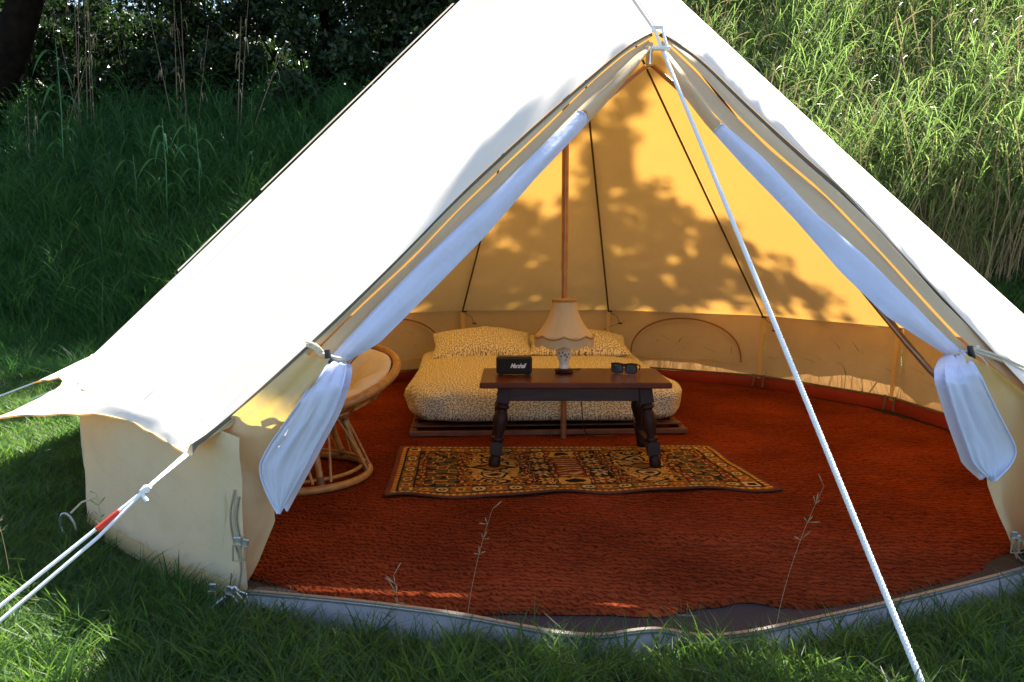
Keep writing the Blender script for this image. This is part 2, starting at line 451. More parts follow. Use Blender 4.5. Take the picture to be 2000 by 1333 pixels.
G = {"edge_left": [[0.379, -0.904, 2.075], [0.271, -1.025, 1.997], [0.134, -1.194, 1.858], [-0.07, -1.415, 1.646], [-0.238, -1.578, 1.47], [-0.394, -1.723, 1.301], [-0.537, -1.87, 1.126], [-0.716, -2.023, 0.928], [-0.83, -2.11, 0.809], [-1.001, -2.226, 0.638], [-1.13, -2.297, 0.521], [-1.2, -2.36, 0.5]],
 "edge_right": [[0.425, -0.876, 2.082], [0.509, -0.902, 2.021], [0.605, -0.943, 1.938], [0.748, -1.08, 1.747], [0.932, -1.215, 1.533], [1.174, -1.345, 1.284], [1.294, -1.508, 1.084], [1.4, -1.654, 0.908], [1.6, -1.763, 0.697], [1.739, -1.865, 0.531], [1.66, -2.14, 0.5]],
 "fold_left": [[0.371, -0.918, 2.05], [0.262, -1.042, 1.965], [0.125, -1.207, 1.826], [-0.069, -1.434, 1.604], [-0.233, -1.596, 1.427], [-0.387, -1.738, 1.26], [-0.53, -1.879, 1.087], [-0.688, -1.998, 0.927], [-0.813, -2.102, 0.787], [-0.946, -2.175, 0.668], [-1.037, -2.245, 0.567]],
 "mesh_out_left": [[0.367, -0.922, 2.032], [0.289, -1.061, 1.922], [0.167, -1.222, 1.786], [0.038, -1.361, 1.656], [-0.171, -1.583, 1.422], [-0.281, -1.686, 1.302], [-0.494, -1.862, 1.082], [-0.631, -1.982, 0.926], [-0.751, -2.093, 0.779]],
 "mesh_in_left": [[0.367, -0.926, 2.002], [0.306, -1.051, 1.899], [0.199, -1.22, 1.751], [0.051, -1.408, 1.572], [-0.113, -1.589, 1.38], [-0.273, -1.768, 1.175], [-0.425, -1.905, 1.006], [-0.61, -2.051, 0.809], [-0.712, -2.078, 0.751]],
 "fold_right": [[0.429, -0.887, 2.054], [0.487, -0.933, 1.988], [0.568, -1.001, 1.889], [0.692, -1.153, 1.695], [0.827, -1.266, 1.528], [1.03, -1.366, 1.329], [1.2, -1.532, 1.094], [1.303, -1.659, 0.93], [1.392, -1.753, 0.802], [1.574, -1.819, 0.634], [1.692, -1.893, 0.501]],
 "mesh_out_right": [[0.423, -0.899, 2.03], [0.466, -0.985, 1.933], [0.522, -1.073, 1.828], [0.618, -1.219, 1.65], [0.787, -1.32, 1.478], [0.957, -1.475, 1.253], [1.112, -1.569, 1.085], [1.23, -1.661, 0.939], [1.387, -1.753, 0.768]],
 "mesh_in_right": [[0.42, -0.897, 2.008], [0.448, -1.016, 1.883], [0.485, -1.108, 1.779], [0.566, -1.225, 1.634], [0.699, -1.36, 1.446], [0.865, -1.501, 1.235], [0.999, -1.639, 1.039], [1.137, -1.729, 0.883], [1.352, -1.741, 0.742]],
 "low_mesh_left_a": [[-0.751, -2.093, 0.779], [-0.755, -2.352, 0.702], [-0.838, -2.324, 0.595], [-0.905, -2.298, 0.509], [-0.936, -2.286, 0.448], [-0.911, -2.296, 0.379], [-0.87, -2.312, 0.315]],
 "low_mesh_left_b": [[-0.712, -2.078, 0.751], [-0.635, -2.366, 0.752], [-0.67, -2.357, 0.65], [-0.724, -2.341, 0.561], [-0.775, -2.324, 0.47], [-0.827, -2.306, 0.384], [-0.872, -2.29, 0.308]],
 "low_canvas_left_a": [[-0.756, -2.357, 0.817], [-0.933, -2.292, 0.678], [-1.111, -2.212, 0.541], [-1.097, -2.219, 0.402], [-1.105, -2.215, 0.266], [-1.134, -2.2, 0.123], [-1.112, -2.211, 0.002]],
 "low_canvas_left_b": [[-0.693, -2.319, 0.797], [-0.793, -2.286, 0.651], [-0.962, -2.221, 0.435], [-0.894, -2.249, 0.291], [-0.943, -2.229, 0.19], [-0.987, -2.21, 0.096], [-1.043, -2.184, 0.014]],
 "low_mesh_right_a": [[1.352, -1.741, 0.742], [1.148, -2.153, 0.747], [1.193, -2.129, 0.645], [1.243, -2.099, 0.543], [1.282, -2.076, 0.472], [1.297, -2.067, 0.44], [1.388, -2.007, 0.37]],
 "low_mesh_right_b": [[1.387, -1.753, 0.768], [1.254, -2.128, 0.765], [1.33, -2.081, 0.654], [1.413, -2.026, 0.545], [1.472, -1.984, 0.475], [1.458, -1.993, 0.428], [1.373, -2.053, 0.384]],
 "low_canvas_right_a": [[1.261, -2.03, 0.788], [1.382, -1.95, 0.63], [1.395, -1.94, 0.369], [1.478, -1.879, 0.227], [1.558, -1.812, 0.123], [1.63, -1.748, 0.006], [1.692, -1.688, -0.085]],
 "low_canvas_right_b": [[1.402, -2.009, 0.716], [1.615, -1.842, 0.586], [1.798, -1.665, 0.43], [1.929, -1.51, 0.255], [1.99, -1.429, 0.088], [1.949, -1.485, -0.06], [1.863, -1.591, -0.121]],
 "left_pole": [[0.352, -0.952, 1.955], [0.021, -1.345, 1.601], [-0.246, -1.609, 1.3], [-0.477, -1.824, 1.024], [-0.693, -1.989, 0.787], [-0.779, -2.206, 0.635], [-0.95, -2.138, 0.45], [-1.126, -2.051, 0.173], [-1.171, -2.026, 0.016]],
 "right_pole": [[0.423, -0.876, 1.962], [0.616, -1.049, 1.692], [0.833, -1.217, 1.406], [1.04, -1.383, 1.123], [1.218, -1.569, 0.84], [1.371, -1.709, 0.612], [1.86, -1.55, 0.3], [1.95, -1.72, 0.02]],
 "zip_left": [[-1.007, -2.288, 0.383], [-1.031, -2.277, 0.305], [-1.023, -2.281, 0.224], [-0.987, -2.297, 0.148], [-1.007, -2.288, 0.069]],
 "zip_left2": [[-0.992, -2.295, 0.364], [-1.012, -2.286, 0.292], [-0.995, -2.293, 0.229]],
 "lip": [[-1.057, -2.287, 0.046], [-0.968, -2.305, 0.053], [-0.799, -2.369, 0.073], [-0.595, -2.428, 0.087], [-0.437, -2.461, 0.088], [-0.287, -2.484, 0.083], [-0.138, -2.526, 0.078], [0.004, -2.56, 0.072], [0.115, -2.557, 0.068], [0.186, -2.523, 0.068], [0.275, -2.485, 0.061], [0.358, -2.494, 0.047], [0.431, -2.483, 0.041], [0.538, -2.441, 0.036], [0.666, -2.389, 0.041], [0.946, -2.293, 0.061], [1.191, -2.175, 0.066], [1.499, -2.001, 0.063], [1.725, -1.809, 0.033]],
 "shade_blobs": [[0.16, 1.092, 1.954, 0.13, 0.11, 0.9], [0.317, 1.063, 1.949, 0.11, 0.09, 0.9], [0.279, 1.301, 1.731, 0.15, 0.17, 1], [0.219, 1.596, 1.455, 0.2, 0.2, 1], [0.193, 1.915, 1.146, 0.25, 0.19, 1], [-0.094, 1.8, 1.267, 0.25, 0.21, 0.8], [-0.372, 1.683, 1.344, 0.16, 0.16, 0.7], [0.384, 1.722, 1.304, 0.16, 0.18, 0.9], [0.449, 1.347, 1.643, 0.05, 0.05, 1], [0.4, 1.204, 1.791, 0.08, 0.05, 0.7], [-0.603, 2.006, 0.979, 0.25, 0.21, 0.8], [-0.185, 2.223, 0.845, 0.35, 0.2, 1], [0.294, 2.256, 0.801, 0.31, 0.2, 1], [-0.884, 2.194, 0.713, 0.26, 0.13, 1], [0.706, 1.458, 1.446, 0.18, 0.14, 1], [0.865, 1.502, 1.334, 0.1, 0.07, 0.9], [0.727, 1.612, 1.3, 0.12, 0.1, 0.8], [0.683, 1.888, 1.065, 0.29, 0.17, 1], [0.985, 1.748, 1.066, 0.25, 0.14, 1], [1.209, 1.5, 1.144, 0.2, 0.12, 1], [1.347, 1.589, 0.99, 0.24, 0.14, 1], [1.59, 1.487, 0.898, 0.2, 0.1, 1], [1.757, 1.406, 0.826, 0.2, 0.08, 0.9], [1.885, 1.336, 0.767, 0.1, 0.05, 0.9], [1.117, 1.427, 1.256, 0.14, 0.09, 0.8], [1.002, 2.079, 0.769, 0.35, 0.13, 0.7], [0.683, 2.238, 0.738, 0.31, 0.13, 0.9], [1.486, 1.826, 0.723, 0.17, 0.07, 0.5], [1.767, 1.558, 0.722, 0.25, 0.05, 0.6], [-0.953, 2.06, 0.806, 0.26, 0.15, 1.3], [-0.72, 2.307, 0.662, 0.27, 0.09, 1.3], [-0.413, 2.385, 0.658, 0.27, 0.09, 1.2], [-1.065, 2.214, 0.623, 0.22, 0.06, 1.3], [0.073, 2.094, 0.978, 0.21, 0.17, 1.2], [0.564, 2.357, 0.656, 0.27, 0.05, 1.1], [0.978, 1.942, 0.9, 0.25, 0.11, 1], [-0.711, 1.833, 1.105, 0.17, 0.12, 1], [0.456, 0.704, 2.215, 0.05, 0.1, 0.7], [0.423, 0.873, 2.086, 0.07, 0.05, 0.5], [0.526, 0.6, 2.255, 0.09, 0.04, 0.6]],
 "front_blobs": [[-0.597, -0.879, 1.994, 0.04, 0.17, 0.5], [-0.547, -0.726, 2.146, 0.06, 0.16, 0.6], [-0.868, -1.055, 1.696, 0.05, 0.11, 0.5], [-0.789, -0.99, 1.795, 0.04, 0.08, 0.4], [-1.862, -1.335, 0.786, 0.03, 0.1, 0.5], [-1.778, -1.569, 0.706, 0.03, 0.09, 0.5], [-1.733, -1.708, 0.646, 0.03, 0.07, 0.5]]}

# ---------------------------------------------------------------- terrain
def ss(a, b, x):
    t = min(1, max(0, (x-a)/(b-a))); return t*t*(3-2*t)
def T(x, y):
    """height of the lawn and of the bank behind the tent"""
    r = math.hypot(x, y)
    h = .75*ss(2.6, 5.2, y + .15*abs(x)) * ss(2.6, 3.4, r)
    hr = 1.65 + 2.05*ss(-1.5, 3.5, x)
    h += hr*ss(1.4 + 2.8*ss(-2, 2, x), 6.4 + 4.0*ss(-2, 2, x), y + .12*x)
    h += .5*ss(10, 20, y)
    h += .10*noise.noise(Vector((x*.35, y*.35, 0)))*ss(3.0, 6, r) + .02*noise.noise(Vector((x*2, y*2, 4)))*ss(2.6, 3.2, r)
    return h
def axis(lo, hi, step, far):
    a = list(np.arange(lo, hi+1e-6, step)); s = step; x = hi; b = []
    while x < far:
        s *= 1.35; x += s; b.append(x)
    s = step; x = lo; c = []
    while x > -far:
        s *= 1.35; x -= s; c.append(x)
    return np.array(c[::-1]+a+b)
gx = axis(-11, 13, .22, 260); gy = axis(-5, 15, .22, 260)
V = [(x, y, T(x, y)) for y in gy for x in gx]
nx = len(gx)
i = (np.arange(len(gy)-1)[:, None]*nx + np.arange(nx-1)[None, :])
F = np.stack([i, i+1, i+nx+1, i+nx], -1).reshape(-1, 4)
structure(mesh_np('ground', V, F, M['soil'], None, True))

# ---------------------------------------------------------------- bell tent
APEX = np.array([0, 0, 3.04])
AZ = [-117, -138, -163, -189, -219, -249, -279, -310, -337, -362, -387, -410]
CORN = {-117: (2.645, .50), -138: (2.80, .50), -163: (2.78, .45), -410: (2.72, .47)}
for _a in (-219, -249, -279, -310): CORN[_a] = (2.80, .425)
CORN[-337] = (2.73, .455)
WR, WZ = 2.5, .585
tent = thing('bell_tent', 'cream canvas bell tent with its front door flaps tied open on the lawn', 'tent', (0, 0, 0))
tent['label'] = 'large cream canvas bell tent with its door flaps tied open'

def corner(k):
    r, z = CORN.get(AZ[k], (2.72, .48)); a = math.radians(AZ[k])
    if k == len(AZ)-1: return np.array([1.83, -1.93, .485])
    if k == 0: return np.array([-1.14, -2.335, .503])
    return np.array([r*math.cos(a), r*math.sin(a), z])
def wallpt(az, z, r=WR):
    a = math.radians(az); return np.array([r*math.cos(a), r*math.sin(a), z])
def pleat(a, k, s):                                     # soft folds of the cloth, strongest near the corners
    return noise.noise(Vector((a*7.0+k*3.1, s*1.6, 2.0+k)))
NU, NV = 22, 44
def roof_panel(name, k):
    c0, c1 = corner(k), corner(k+1)
    w0, w1 = wallpt(AZ[k], WZ), wallpt(AZ[k+1], WZ)
    V = []
    NE = 7
    for j in range(NV+1+NE):
        for i_ in range(NU+1):
            u = i_/NU
            if j <= NV:
                t = j/NV
                p0 = APEX*(1-t)+w0*t; p1 = APEX*(1-t)+w1*t
                p = p0*(1-u)+p1*u
                out = np.array([p[0], p[1], 0]); n = np.linalg.norm(out) + 1e-6
                # cloth stretched between two seams: nearly flat, a little full in the middle
                p = p + out/n*(.010*t*math.sin(PI*u)) + np.array([0, 0, -.012*math.sin(PI*t)])
                p = p + out/n*(.003*t*pleat(u, k, t*2))
            else:
                q = (j-NV)/NE
                wp = w0*(1-u)+w1*u
                cp = c0*(1-u)+c1*u
                pull = 4*u*(1-u)                         # scalloped hem, taut only at the corners
                e = wp + (cp-wp)*(1-(.62 if k < 2 else .12)*pull)
                e = e + np.array([0, 0, -.015*pull])
                p = wp*(1-q)+e*q
                p = p + np.array([0, 0, .018*math.sin(PI*q)*pull])
                p = p + np.array([0, 0, .010*q*noise.noise(Vector((u*9, k, q*2)))])
            if k < 3:                                    # drag lines that fan out from each guy point
                for uu in (u, 1-u):
                    f_ = math.sin(11*math.sqrt(uu*3+.05)*2.2+k)*math.exp(-5.0*uu)*max(0, (j/(NV+NE)-.62)/.38)
                    p = p+np.array([p[0]*.25, p[1]*.25, .7])*.011*f_*(1-math.exp(-40*uu))
            V.append(p)
    w = NU+1
    i2 = np.arange(NV+NE)[:, None]*w + np.arange(NU)[None, :]
    F = np.stack([i2, i2+1, i2+w+1, i2+w], -1).reshape(-1, 4)
    return mesh_np(name, V, F, M['canvas'], tent, True)
for k in range(len(AZ)-1):
    roof_panel('roof_panel', k)
    # hem cord along the eave
def eave(k, n=14):
    c0, c1 = corner(k), corner(k+1); w0, w1 = wallpt(AZ[k], WZ), wallpt(AZ[k+1], WZ)
    out = []
    for i_ in range(n+1):
        u = i_/n; wp = w0*(1-u)+w1*u; cp = c0*(1-u)+c1*u; pull = 4*u*(1-u)
        e = wp + (cp-wp)*(1-(.62 if k < 2 else .12)*pull); e = e+np.array([0, 0, -.015*pull]); e = e+np.array([0, 0, .010*noise.noise(Vector((u*9, k, 2)))])
        out.append(e)
    return out
for k in range(len(AZ)-1):
    MB().tube(eave(k), .004, 6).build('eave_hem', M['webbing'], tent, True)

# front panels: from the meridian of the corner seam to the hem of the doorway
def front_panel(side):
    E = np.array(G['edge_'+side]); az = AZ[0] if side == 'left' else AZ[-1]
    Cn = corner(0) if side == 'left' else corner(len(AZ)-1)
    E = smoothpath(E, 40, 2)
    E[-1] = Cn
    P = np.array([.400, -.905, 2.083])
    zs = np.r_[np.linspace(3.04, P[2], 16)[:-1], E[:, 2]]
    zs[15] = P[2]
    V = []; nu = 24
    for j, z in enumerate(zs):
        if j < 15:
            t = j/15; R = APEX*(1-t)+P*t
        elif j == 15: R = P.copy()
        else: R = E[j-15]
        # point of the seam meridian at the same height
        w = wallpt(az, WZ)
        if z >= WZ: t = (3.04-z)/(3.04-WZ); L = APEX*(1-t)+w*t
        else: q = (WZ-z)/(WZ-Cn[2]+1e-9); L = w*(1-q)+Cn*q
        if side == 'right' and z < 1.1:                  # ease towards the right hand corner
            pass
        aL, aR = math.atan2(L[1], L[0]), math.atan2(R[1], R[0])
        if aL > 0: aL -= 2*PI
        rL, rR = np.hypot(L[0], L[1]), np.hypot(R[0], R[1])
        for i_ in range(nu+1):
            u = i_/nu
            p = L*(1-u)+R*u
            if rL > .05 and rR > .05:                    # between chord and arc
                a = aL*(1-u)+aR*u; r = rL*(1-u)+rR*u
                arc = np.array([r*math.cos(a), r*math.sin(a), L[2]*(1-u)+R[2]*u])
                p = p*.35+arc*.65
                d = max(0, 1-abs(j-15)/22)
                out = np.array([p[0], p[1], .6]); out /= np.linalg.norm(out)
                # creases that run down from the peak of the doorway
                f = math.exp(-((1-u)*9-1.2)**2)*.022 - math.exp(-((1-u)*9-3.0)**2)*.012
                if 12 < j < 36 : p = p + out*f*math.sin(PI*(j-12)/24)*(1 if side == 'left' else .45)
                p = p + out*.0015*noise.noise(Vector((u*5, z*3, 8)))*math.sin(PI*u)
            V.append(p)
    w_ = nu+1
    i2 = np.arange(len(zs)-1)[:, None]*w_ + np.arange(nu)[None, :]
    F = np.stack([i2, i2+1, i2+w_+1, i2+w_], -1).reshape(-1, 4)
    mesh_np('front_roof_panel', V, F, M['canvas'], tent, True)
    return E
EL_ = front_panel('left'); ER_ = front_panel('right')
# doorway hem: doubled dark edge under the canvas
def inward(p, d):
    q = np.array([-p[0], -p[1], -.9]); return p + q/np.linalg.norm(q)*d
for E, s in ((EL_, 1), (ER_, -1)):
    a = [e for e in E]; 
    rails = [[e for e in E], [inward(e, .012) + np.array([.012*s*.7, -.0, -.004]) for e in E]]
    loft('doorway_hem', rails, M['hem'], tent, 60, 2)
# ridge from the pole top to the doorway peak, and a stitched seam fold
MB().tube(resample([APEX+np.array([0, 0, .005]), (.400, -.908, 2.092)], 20), .004, 6).build('ridge_seam', M['canvas'], tent, True)
# outer fin seams on the two left hand roof seams, folded over at the height of the vents
for k, (t0, t1) in ((2, (.25, .66)), (2, (.68, .83))):
    w0 = wallpt(AZ[k], WZ)
    a = math.radians(AZ[k]); n = np.array([math.cos(a)*.7, math.sin(a)*.7, .72]); tdir = np.array([math.sin(a), -math.cos(a), 0])
    r1 = [APEX*(1-t)+w0*t + n*.003 for t in np.linspace(t0, t1, 14)]
    r2 = [p + n*.010 + tdir*(.028 + .006*math.sin(i_*1.3)) for i_, p in enumerate(r1)]
    loft('seam_flap', [r1, r2], M['canvas'], tent, 24, 3)
# inner seam cords
for k in range(2, 11):
    w0 = wallpt(AZ[k], WZ, WR-.012)
    pts = [(APEX*(1-t)+w0*t) + np.array([-math.cos(math.radians(AZ[k]))*.014, -math.sin(math.radians(AZ[k]))*.014, -.012]) for t in np.linspace(.06, 1, 18)]
    MB().tube(pts, .0075, 6).build('roof_seam', M['seam'], tent, True)
# apex cap
MB().lathe([(.001, 3.10), (.05, 3.085), (.075, 3.05), (.10, 3.0), (.16, 2.93)], n=20).build('apex_cap', M['canvas'], tent, True)

# walls: one cloth panel between each two posts
wall_az = [-113.5] + AZ[1:] + [-411]
def wall_panel(a0, a1, k):
    V = []; nu, nv = 20, 16
    p0, p1 = wallpt(a0, 0), wallpt(a1, 0)
    for j in range(nv+1):
        t = j/nv
        for i_ in range(nu+1):
            u = i_/nu; zt_ = WZ if k else WZ-.035*max(0, 1-u/.35); z = zt_-(zt_-.008)*t
            p = p0*(1-u)+p1*u; p[2] = z
            rad = np.array([p[0], p[1], 0]); rad /= np.linalg.norm(rad)
            full = .03*math.sin(PI*u)*(.5+.5*math.sin(PI*min(1, t*1.1)))
            lean = .02 + .0*t
            drape = .020*noise.noise(Vector((u*3.2+k*5, t*1.5, 1)))+.012*noise.noise(Vector((u*6+t*4+k*5, t*2-u*3, 5)))
            p = p + rad*(full+lean*.6+drape)
            if j == nv: p[2] += .006*math.sin(PI*u)
            V.append(p)
    w_ = nu+1
    i2 = np.arange(nv)[:, None]*w_ + np.arange(nu)[None, :]
    F = np.stack([i2, i2+1, i2+w_+1, i2+w_], -1).reshape(-1, 4)
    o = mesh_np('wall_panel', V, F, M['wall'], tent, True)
    # lower reinforced band, 3 mm proud outside
    V2 = []
    A = np.array(V).reshape(nv+1, nu+1, 3)
    for j in (nv-2, nv-1, nv):
        for i_ in range(nu+1):
            p = A[j, i_].copy(); rad = np.array([p[0], p[1], 0]); rad /= np.linalg.norm(rad); V2.append(p+rad*.004)
    i2 = np.arange(2)[:, None]*w_ + np.arange(nu)[None, :]
    mesh_np('wall_band', V2, np.stack([i2, i2+1, i2+w_+1, i2+w_], -1).reshape(-1, 4), M['webbing'], o, True)
    return o
allaz = [-113.0, -138, -163, -189, -219, -249, -279, -310, -337, -362, -387, -407]
WP = [wall_panel(allaz[k], allaz[k+1], k) for k in range(len(allaz)-1)]
# webbing strips, toggles and tie cords down the inside of the wall
for k in range(2, 10):
    a = AZ[k]; r = WR-.028
    nrm = math.radians(a); tg = np.array([-math.sin(nrm), math.cos(nrm), 0])
    c0 = wallpt(a, WZ-.01, r-.004); c1 = wallpt(a, .085, r-.035)
    mid = (c0+c1)/2 + np.array([-math.cos(nrm), -math.sin(nrm), 0])*.012
    loft('webbing_strap', [[q+tg*.017 for q in (c0, mid, c1)], [q-tg*.017 for q in (c0, mid, c1)]], M['webbing'], tent, 12, 2)
    p = wallpt(a-2.4, .47, r-.01)
    cord = MB().tube([wallpt(a-.4, WZ-.02, r-.012), wallpt(a-1.8, .53, r-.014), p], .0022, 5).build('tie_cord', M['seam'], tent, True)
    MB().tube([p+tg*.018+np.array([0, 0, .004]), p-tg*.018], .0055, 8).build('toggle', M['black'], tent, True)
    q = wallpt(a-.3, WZ-.008, r-.02)
    MB().tube([q+tg*.016, q-tg*.022], .006, 8).build('seam_hook', M['black'], tent, True)
# zipped half-round windows in the back and left walls
for a0, a1 in ((-309, -281), (-247, -221)):
    pts = []
    for i_ in range(30):
        s = i_/29; ang = PI*s
        az = (a0+a1)/2 + (a1-a0)/2*.80*math.cos(ang)
        half = math.radians(abs((a0+a1)/2-az)); rr = WR*math.cos(math.radians(14))/math.cos(half)
        pts.append(wallpt(az, .20+.34*math.sin(ang)**.8, rr-.035))
    MB().tube(pts, .0065, 7).build('window_zip', M['zip_brown'], tent, True)
    MB().tube([p+np.array([0, 0, -.022]) for p in pts], .003, 5).build('window_piping', M['webbing'], tent, True)
    base = [wallpt((a0+a1)/2+(a1-a0)/2*.85*s, .195+.006*math.sin(s*9), WR*math.cos(math.radians(14))/math.cos(math.radians(abs((a1-a0)/2*.85*s)))-.035) for s in np.linspace(-1, 1, 16)]
    MB().tube(base, .005, 6).build('window_sill_seam', M['webbing'], tent, True)
# top seam of the wall seen inside
ring = [wallpt(a, WZ-.004, WR-.01) for a in [AZ[2]]+[]]
for k in range(2, 10):
    MB().tube([wallpt(AZ[k], WZ-.002, WR-.016), wallpt(AZ[k+1], WZ-.002, WR-.016)], .0045, 6).build('wall_seam', M['tie'], tent, True)

# groundsheet: floor disc, upright tray side, front lip with zip
lip = smoothpath(G['lip'], 90, 2)
fa = [math.degrees(math.atan2(p[1], p[0])) for p in lip]
def ring_pt(a, z, r=2.46):
    for a1, a0 in zip(allaz[1:], allaz[:-1]):            # follow the straight wall panels
        if a1 <= a <= a0:
            r = r*math.cos(math.radians((a0-a1)/2))/math.cos(math.radians(a-(a0+a1)/2)); break
    return wallpt(a, z, r)
side_az = np.linspace(-115, -405, 110)
V = []; 
for a in side_az:
    wob = .012*noise.noise(Vector((math.radians(a)*6, 0, 3)))
    V += [ring_pt(a, .006, 2.47+wob), ring_pt(a, .05+wob*.5, 2.44+wob*1.4), ring_pt(a, .10+wob, 2.455+wob)]
F = [(3*i_+j, 3*(i_+1)+j, 3*(i_+1)+j+1, 3*i_+j+1) for i_ in range(len(side_az)-1) for j in range(2)]
mesh_np('tray_side', V, F, M['pvc_red'], tent, True)
# black elastic loops and the dark piping on the tray
MB().tube([ring_pt(a, .108, 2.44) for a in side_az], .008, 6).build('tray_piping', M['hem'], tent, True)
for k in range(2, 11):
    for s in (-1.2, 1.0):
        MB().tube([ring_pt(AZ[k]+s, .12, 2.435), ring_pt(AZ[k]+s*.8, .07, 2.425), ring_pt(AZ[k]+s, .02, 2.42)], .006, 6).build('peg_loop', M['hem'], tent, True)
outer = [(p[0], p[1]) for p in lip] + [tuple(ring_pt(a, 0, 2.47)[:2]) for a in np.linspace(-47, 243, 100)]
V = [(0, 0, .008)] + [(x*.985, y*.985, .006) for x, y in outer]
F = [(0, i_+1, (i_+1) % len(outer)+1) for i_ in range(len(outer))]
mesh_np('groundsheet_floor', V, F, M['pvc_in'], tent)
# lip: outside face falls to the grass, inside slopes back to the floor
rows = [[], [], [], [], []]
for i_, p in enumerate(lip):
    rad = np.array([p[0], p[1], 0]); rad /= np.linalg.norm(rad)
    w = noise.noise(Vector((i_*.13, 0, 6)))
    rows[0].append(p+rad*(.035+.012*w)+np.array([0, 0, -p[2]-.01]))
    rows[1].append(p+rad*(.03+.014*w)+np.array([0, 0, -p[2]*.62]))
    rows[2].append(p+rad*(.010-.008*w)+np.array([0, 0, -p[2]*.22]))
    rows[3].append(p)
A = np.array(rows[:4]); nl = A.shape[1]
V = A.reshape(-1, 3); i2 = np.arange(3)[:, None]*nl + np.arange(nl-1)[None, :]
mesh_np('door_sill', V, np.stack([i2, i2+1, i2+nl+1, i2+nl], -1).reshape(-1, 4), M['pvc'], tent, True)
V = []
for p in lip:
    rad = np.array([p[0], p[1], 0]); rad /= np.linalg.norm(rad)
    V += [p, p-rad*.05+np.array([0, 0, -p[2]*.7]), p-rad*.16+np.array([0, 0, -p[2]+.011])]
F = [(3*i_+j, 3*(i_+1)+j, 3*(i_+1)+j+1, 3*i_+j+1) for i_ in range(len(lip)-1) for j in range(2)]
mesh_np('sill_lining', V, F, M['pvc_in'], tent, True)
MB().tube([p+np.array([0, 0, .002]) for p in lip], .0065, 8).build('sill_zip_tape', M['zip'], tent, True)
zt = resample(lip[2:-2], 620); mb = MB()
for i_ in range(1, len(zt)-1):
    t = zt[i_+1]-zt[i_-1]; a = math.atan2(t[1], t[0])
    mb.box(zt[i_]+np.array([0, 0, .009]), (.0026, .014, .005), a)
tag(mb.build('zip_teeth', M['zip'], tent), kind='stuff')
# eyelet rivets on the sill
for i_ in (5, 84):
    p = lip[i_]; rad = np.array([p[0], p[1], 0]); rad /= np.linalg.norm(rad)
    q = p+rad*.028+np.array([0, 0, -.035])
    MB().tube([q, q+rad*.004], [.007, .007], 12).build('rivet', M['black'], tent, True)

# door flaps -----------------------------------------------------------
def flap(side, flip):
    E = G['edge_'+side][:-1]
    Y = [inward(np.array(e), .014) for e in E]
    f, mo, mi = G['fold_'+side], G['mesh_out_'+side], G['mesh_in_'+side]
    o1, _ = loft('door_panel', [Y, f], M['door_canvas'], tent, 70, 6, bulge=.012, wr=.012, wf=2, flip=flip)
    f2 = [inward(np.array(p), .01) for p in f]
    # the tan fold behind runs from the yellow strip to the rolled mesh
    fa_ = resample(f2, 60); n = 60
    cut = [p for p in fa_ if p[2] > mo[-1][2]-.02]
    o2, _ = loft('door_panel_fold', [cut, mo], M['door_canvas'], tent, 70, 6, bulge=-.012, wr=.012, wf=2, flip=flip)
    # the rolled insect mesh: its upper quarter is canvas
    mo_, mi_ = resample(mo, 80), resample(mi, 80)
    m = 26
    o3, _ = loft('mesh_door_top', [mo_[:m], mi_[:m]], M['door_canvas'], tent, 30, 10, bulge=.030, wr=.008, wf=2, flip=flip)
    mo_, mi_ = mo_[m-1:], mi_[m-1:]
    o4, _ = loft('mesh_door', [mo_, mi_], M['mesh_white'], tent, 70, 14, bulge=.035, wr=.014, wf=2.5, flip=flip)
    back = [mi_, mi_*.985 + np.array([0, 0, -.01]), mo_*.97]
    loft('mesh_door_back', [mi_, mo_*.975], M['mesh_white'], tent, 50, 5, bulge=-.03, flip=flip)
    MB().tube([p+np.array([0, -.004, 0]) for p in resample([mo_[0], (mo_[0]+mi_[0])/2+np.array([.0, -.03, .012]), mi_[0]], 9)], .0035, 6).build('mesh_stitching', M['mesh_white'], o4, True)
    return o3, o4
flap('left', False); flap('right', True)
def low(side, flip):
    a, b = G['low_mesh_%s_a' % side], G['low_mesh_%s_b' % side]
    o, A = loft('mesh_door_skirt', [a, b], M['mesh_white'], tent, 60, 24, bulge=.012, wr=.013, wf=6, flip=flip)
    loft('mesh_skirt_back', [[np.array(p)*.985 for p in a], [np.array(p)*.985 for p in b]], M['mesh_white'], o, 40, 5, bulge=-.004, flip=flip)
    c, d = G['low_canvas_%s_a' % side], G['low_canvas_%s_b' % side]
    for rail in (a, b): MB().tube([p+np.array([0, -.004, 0]) for p in smoothpath(rail, 50)], .0032, 6).build('skirt_hem', M['mesh_white'], o, True)
    o2, A2 = loft('door_panel_skirt', [c, d], M['door_canvas'], tent, 60, 14, bulge=.02, wr=.045, wf=2.2, flip=flip)
    return A, A2
low('left', False); low('right', True)
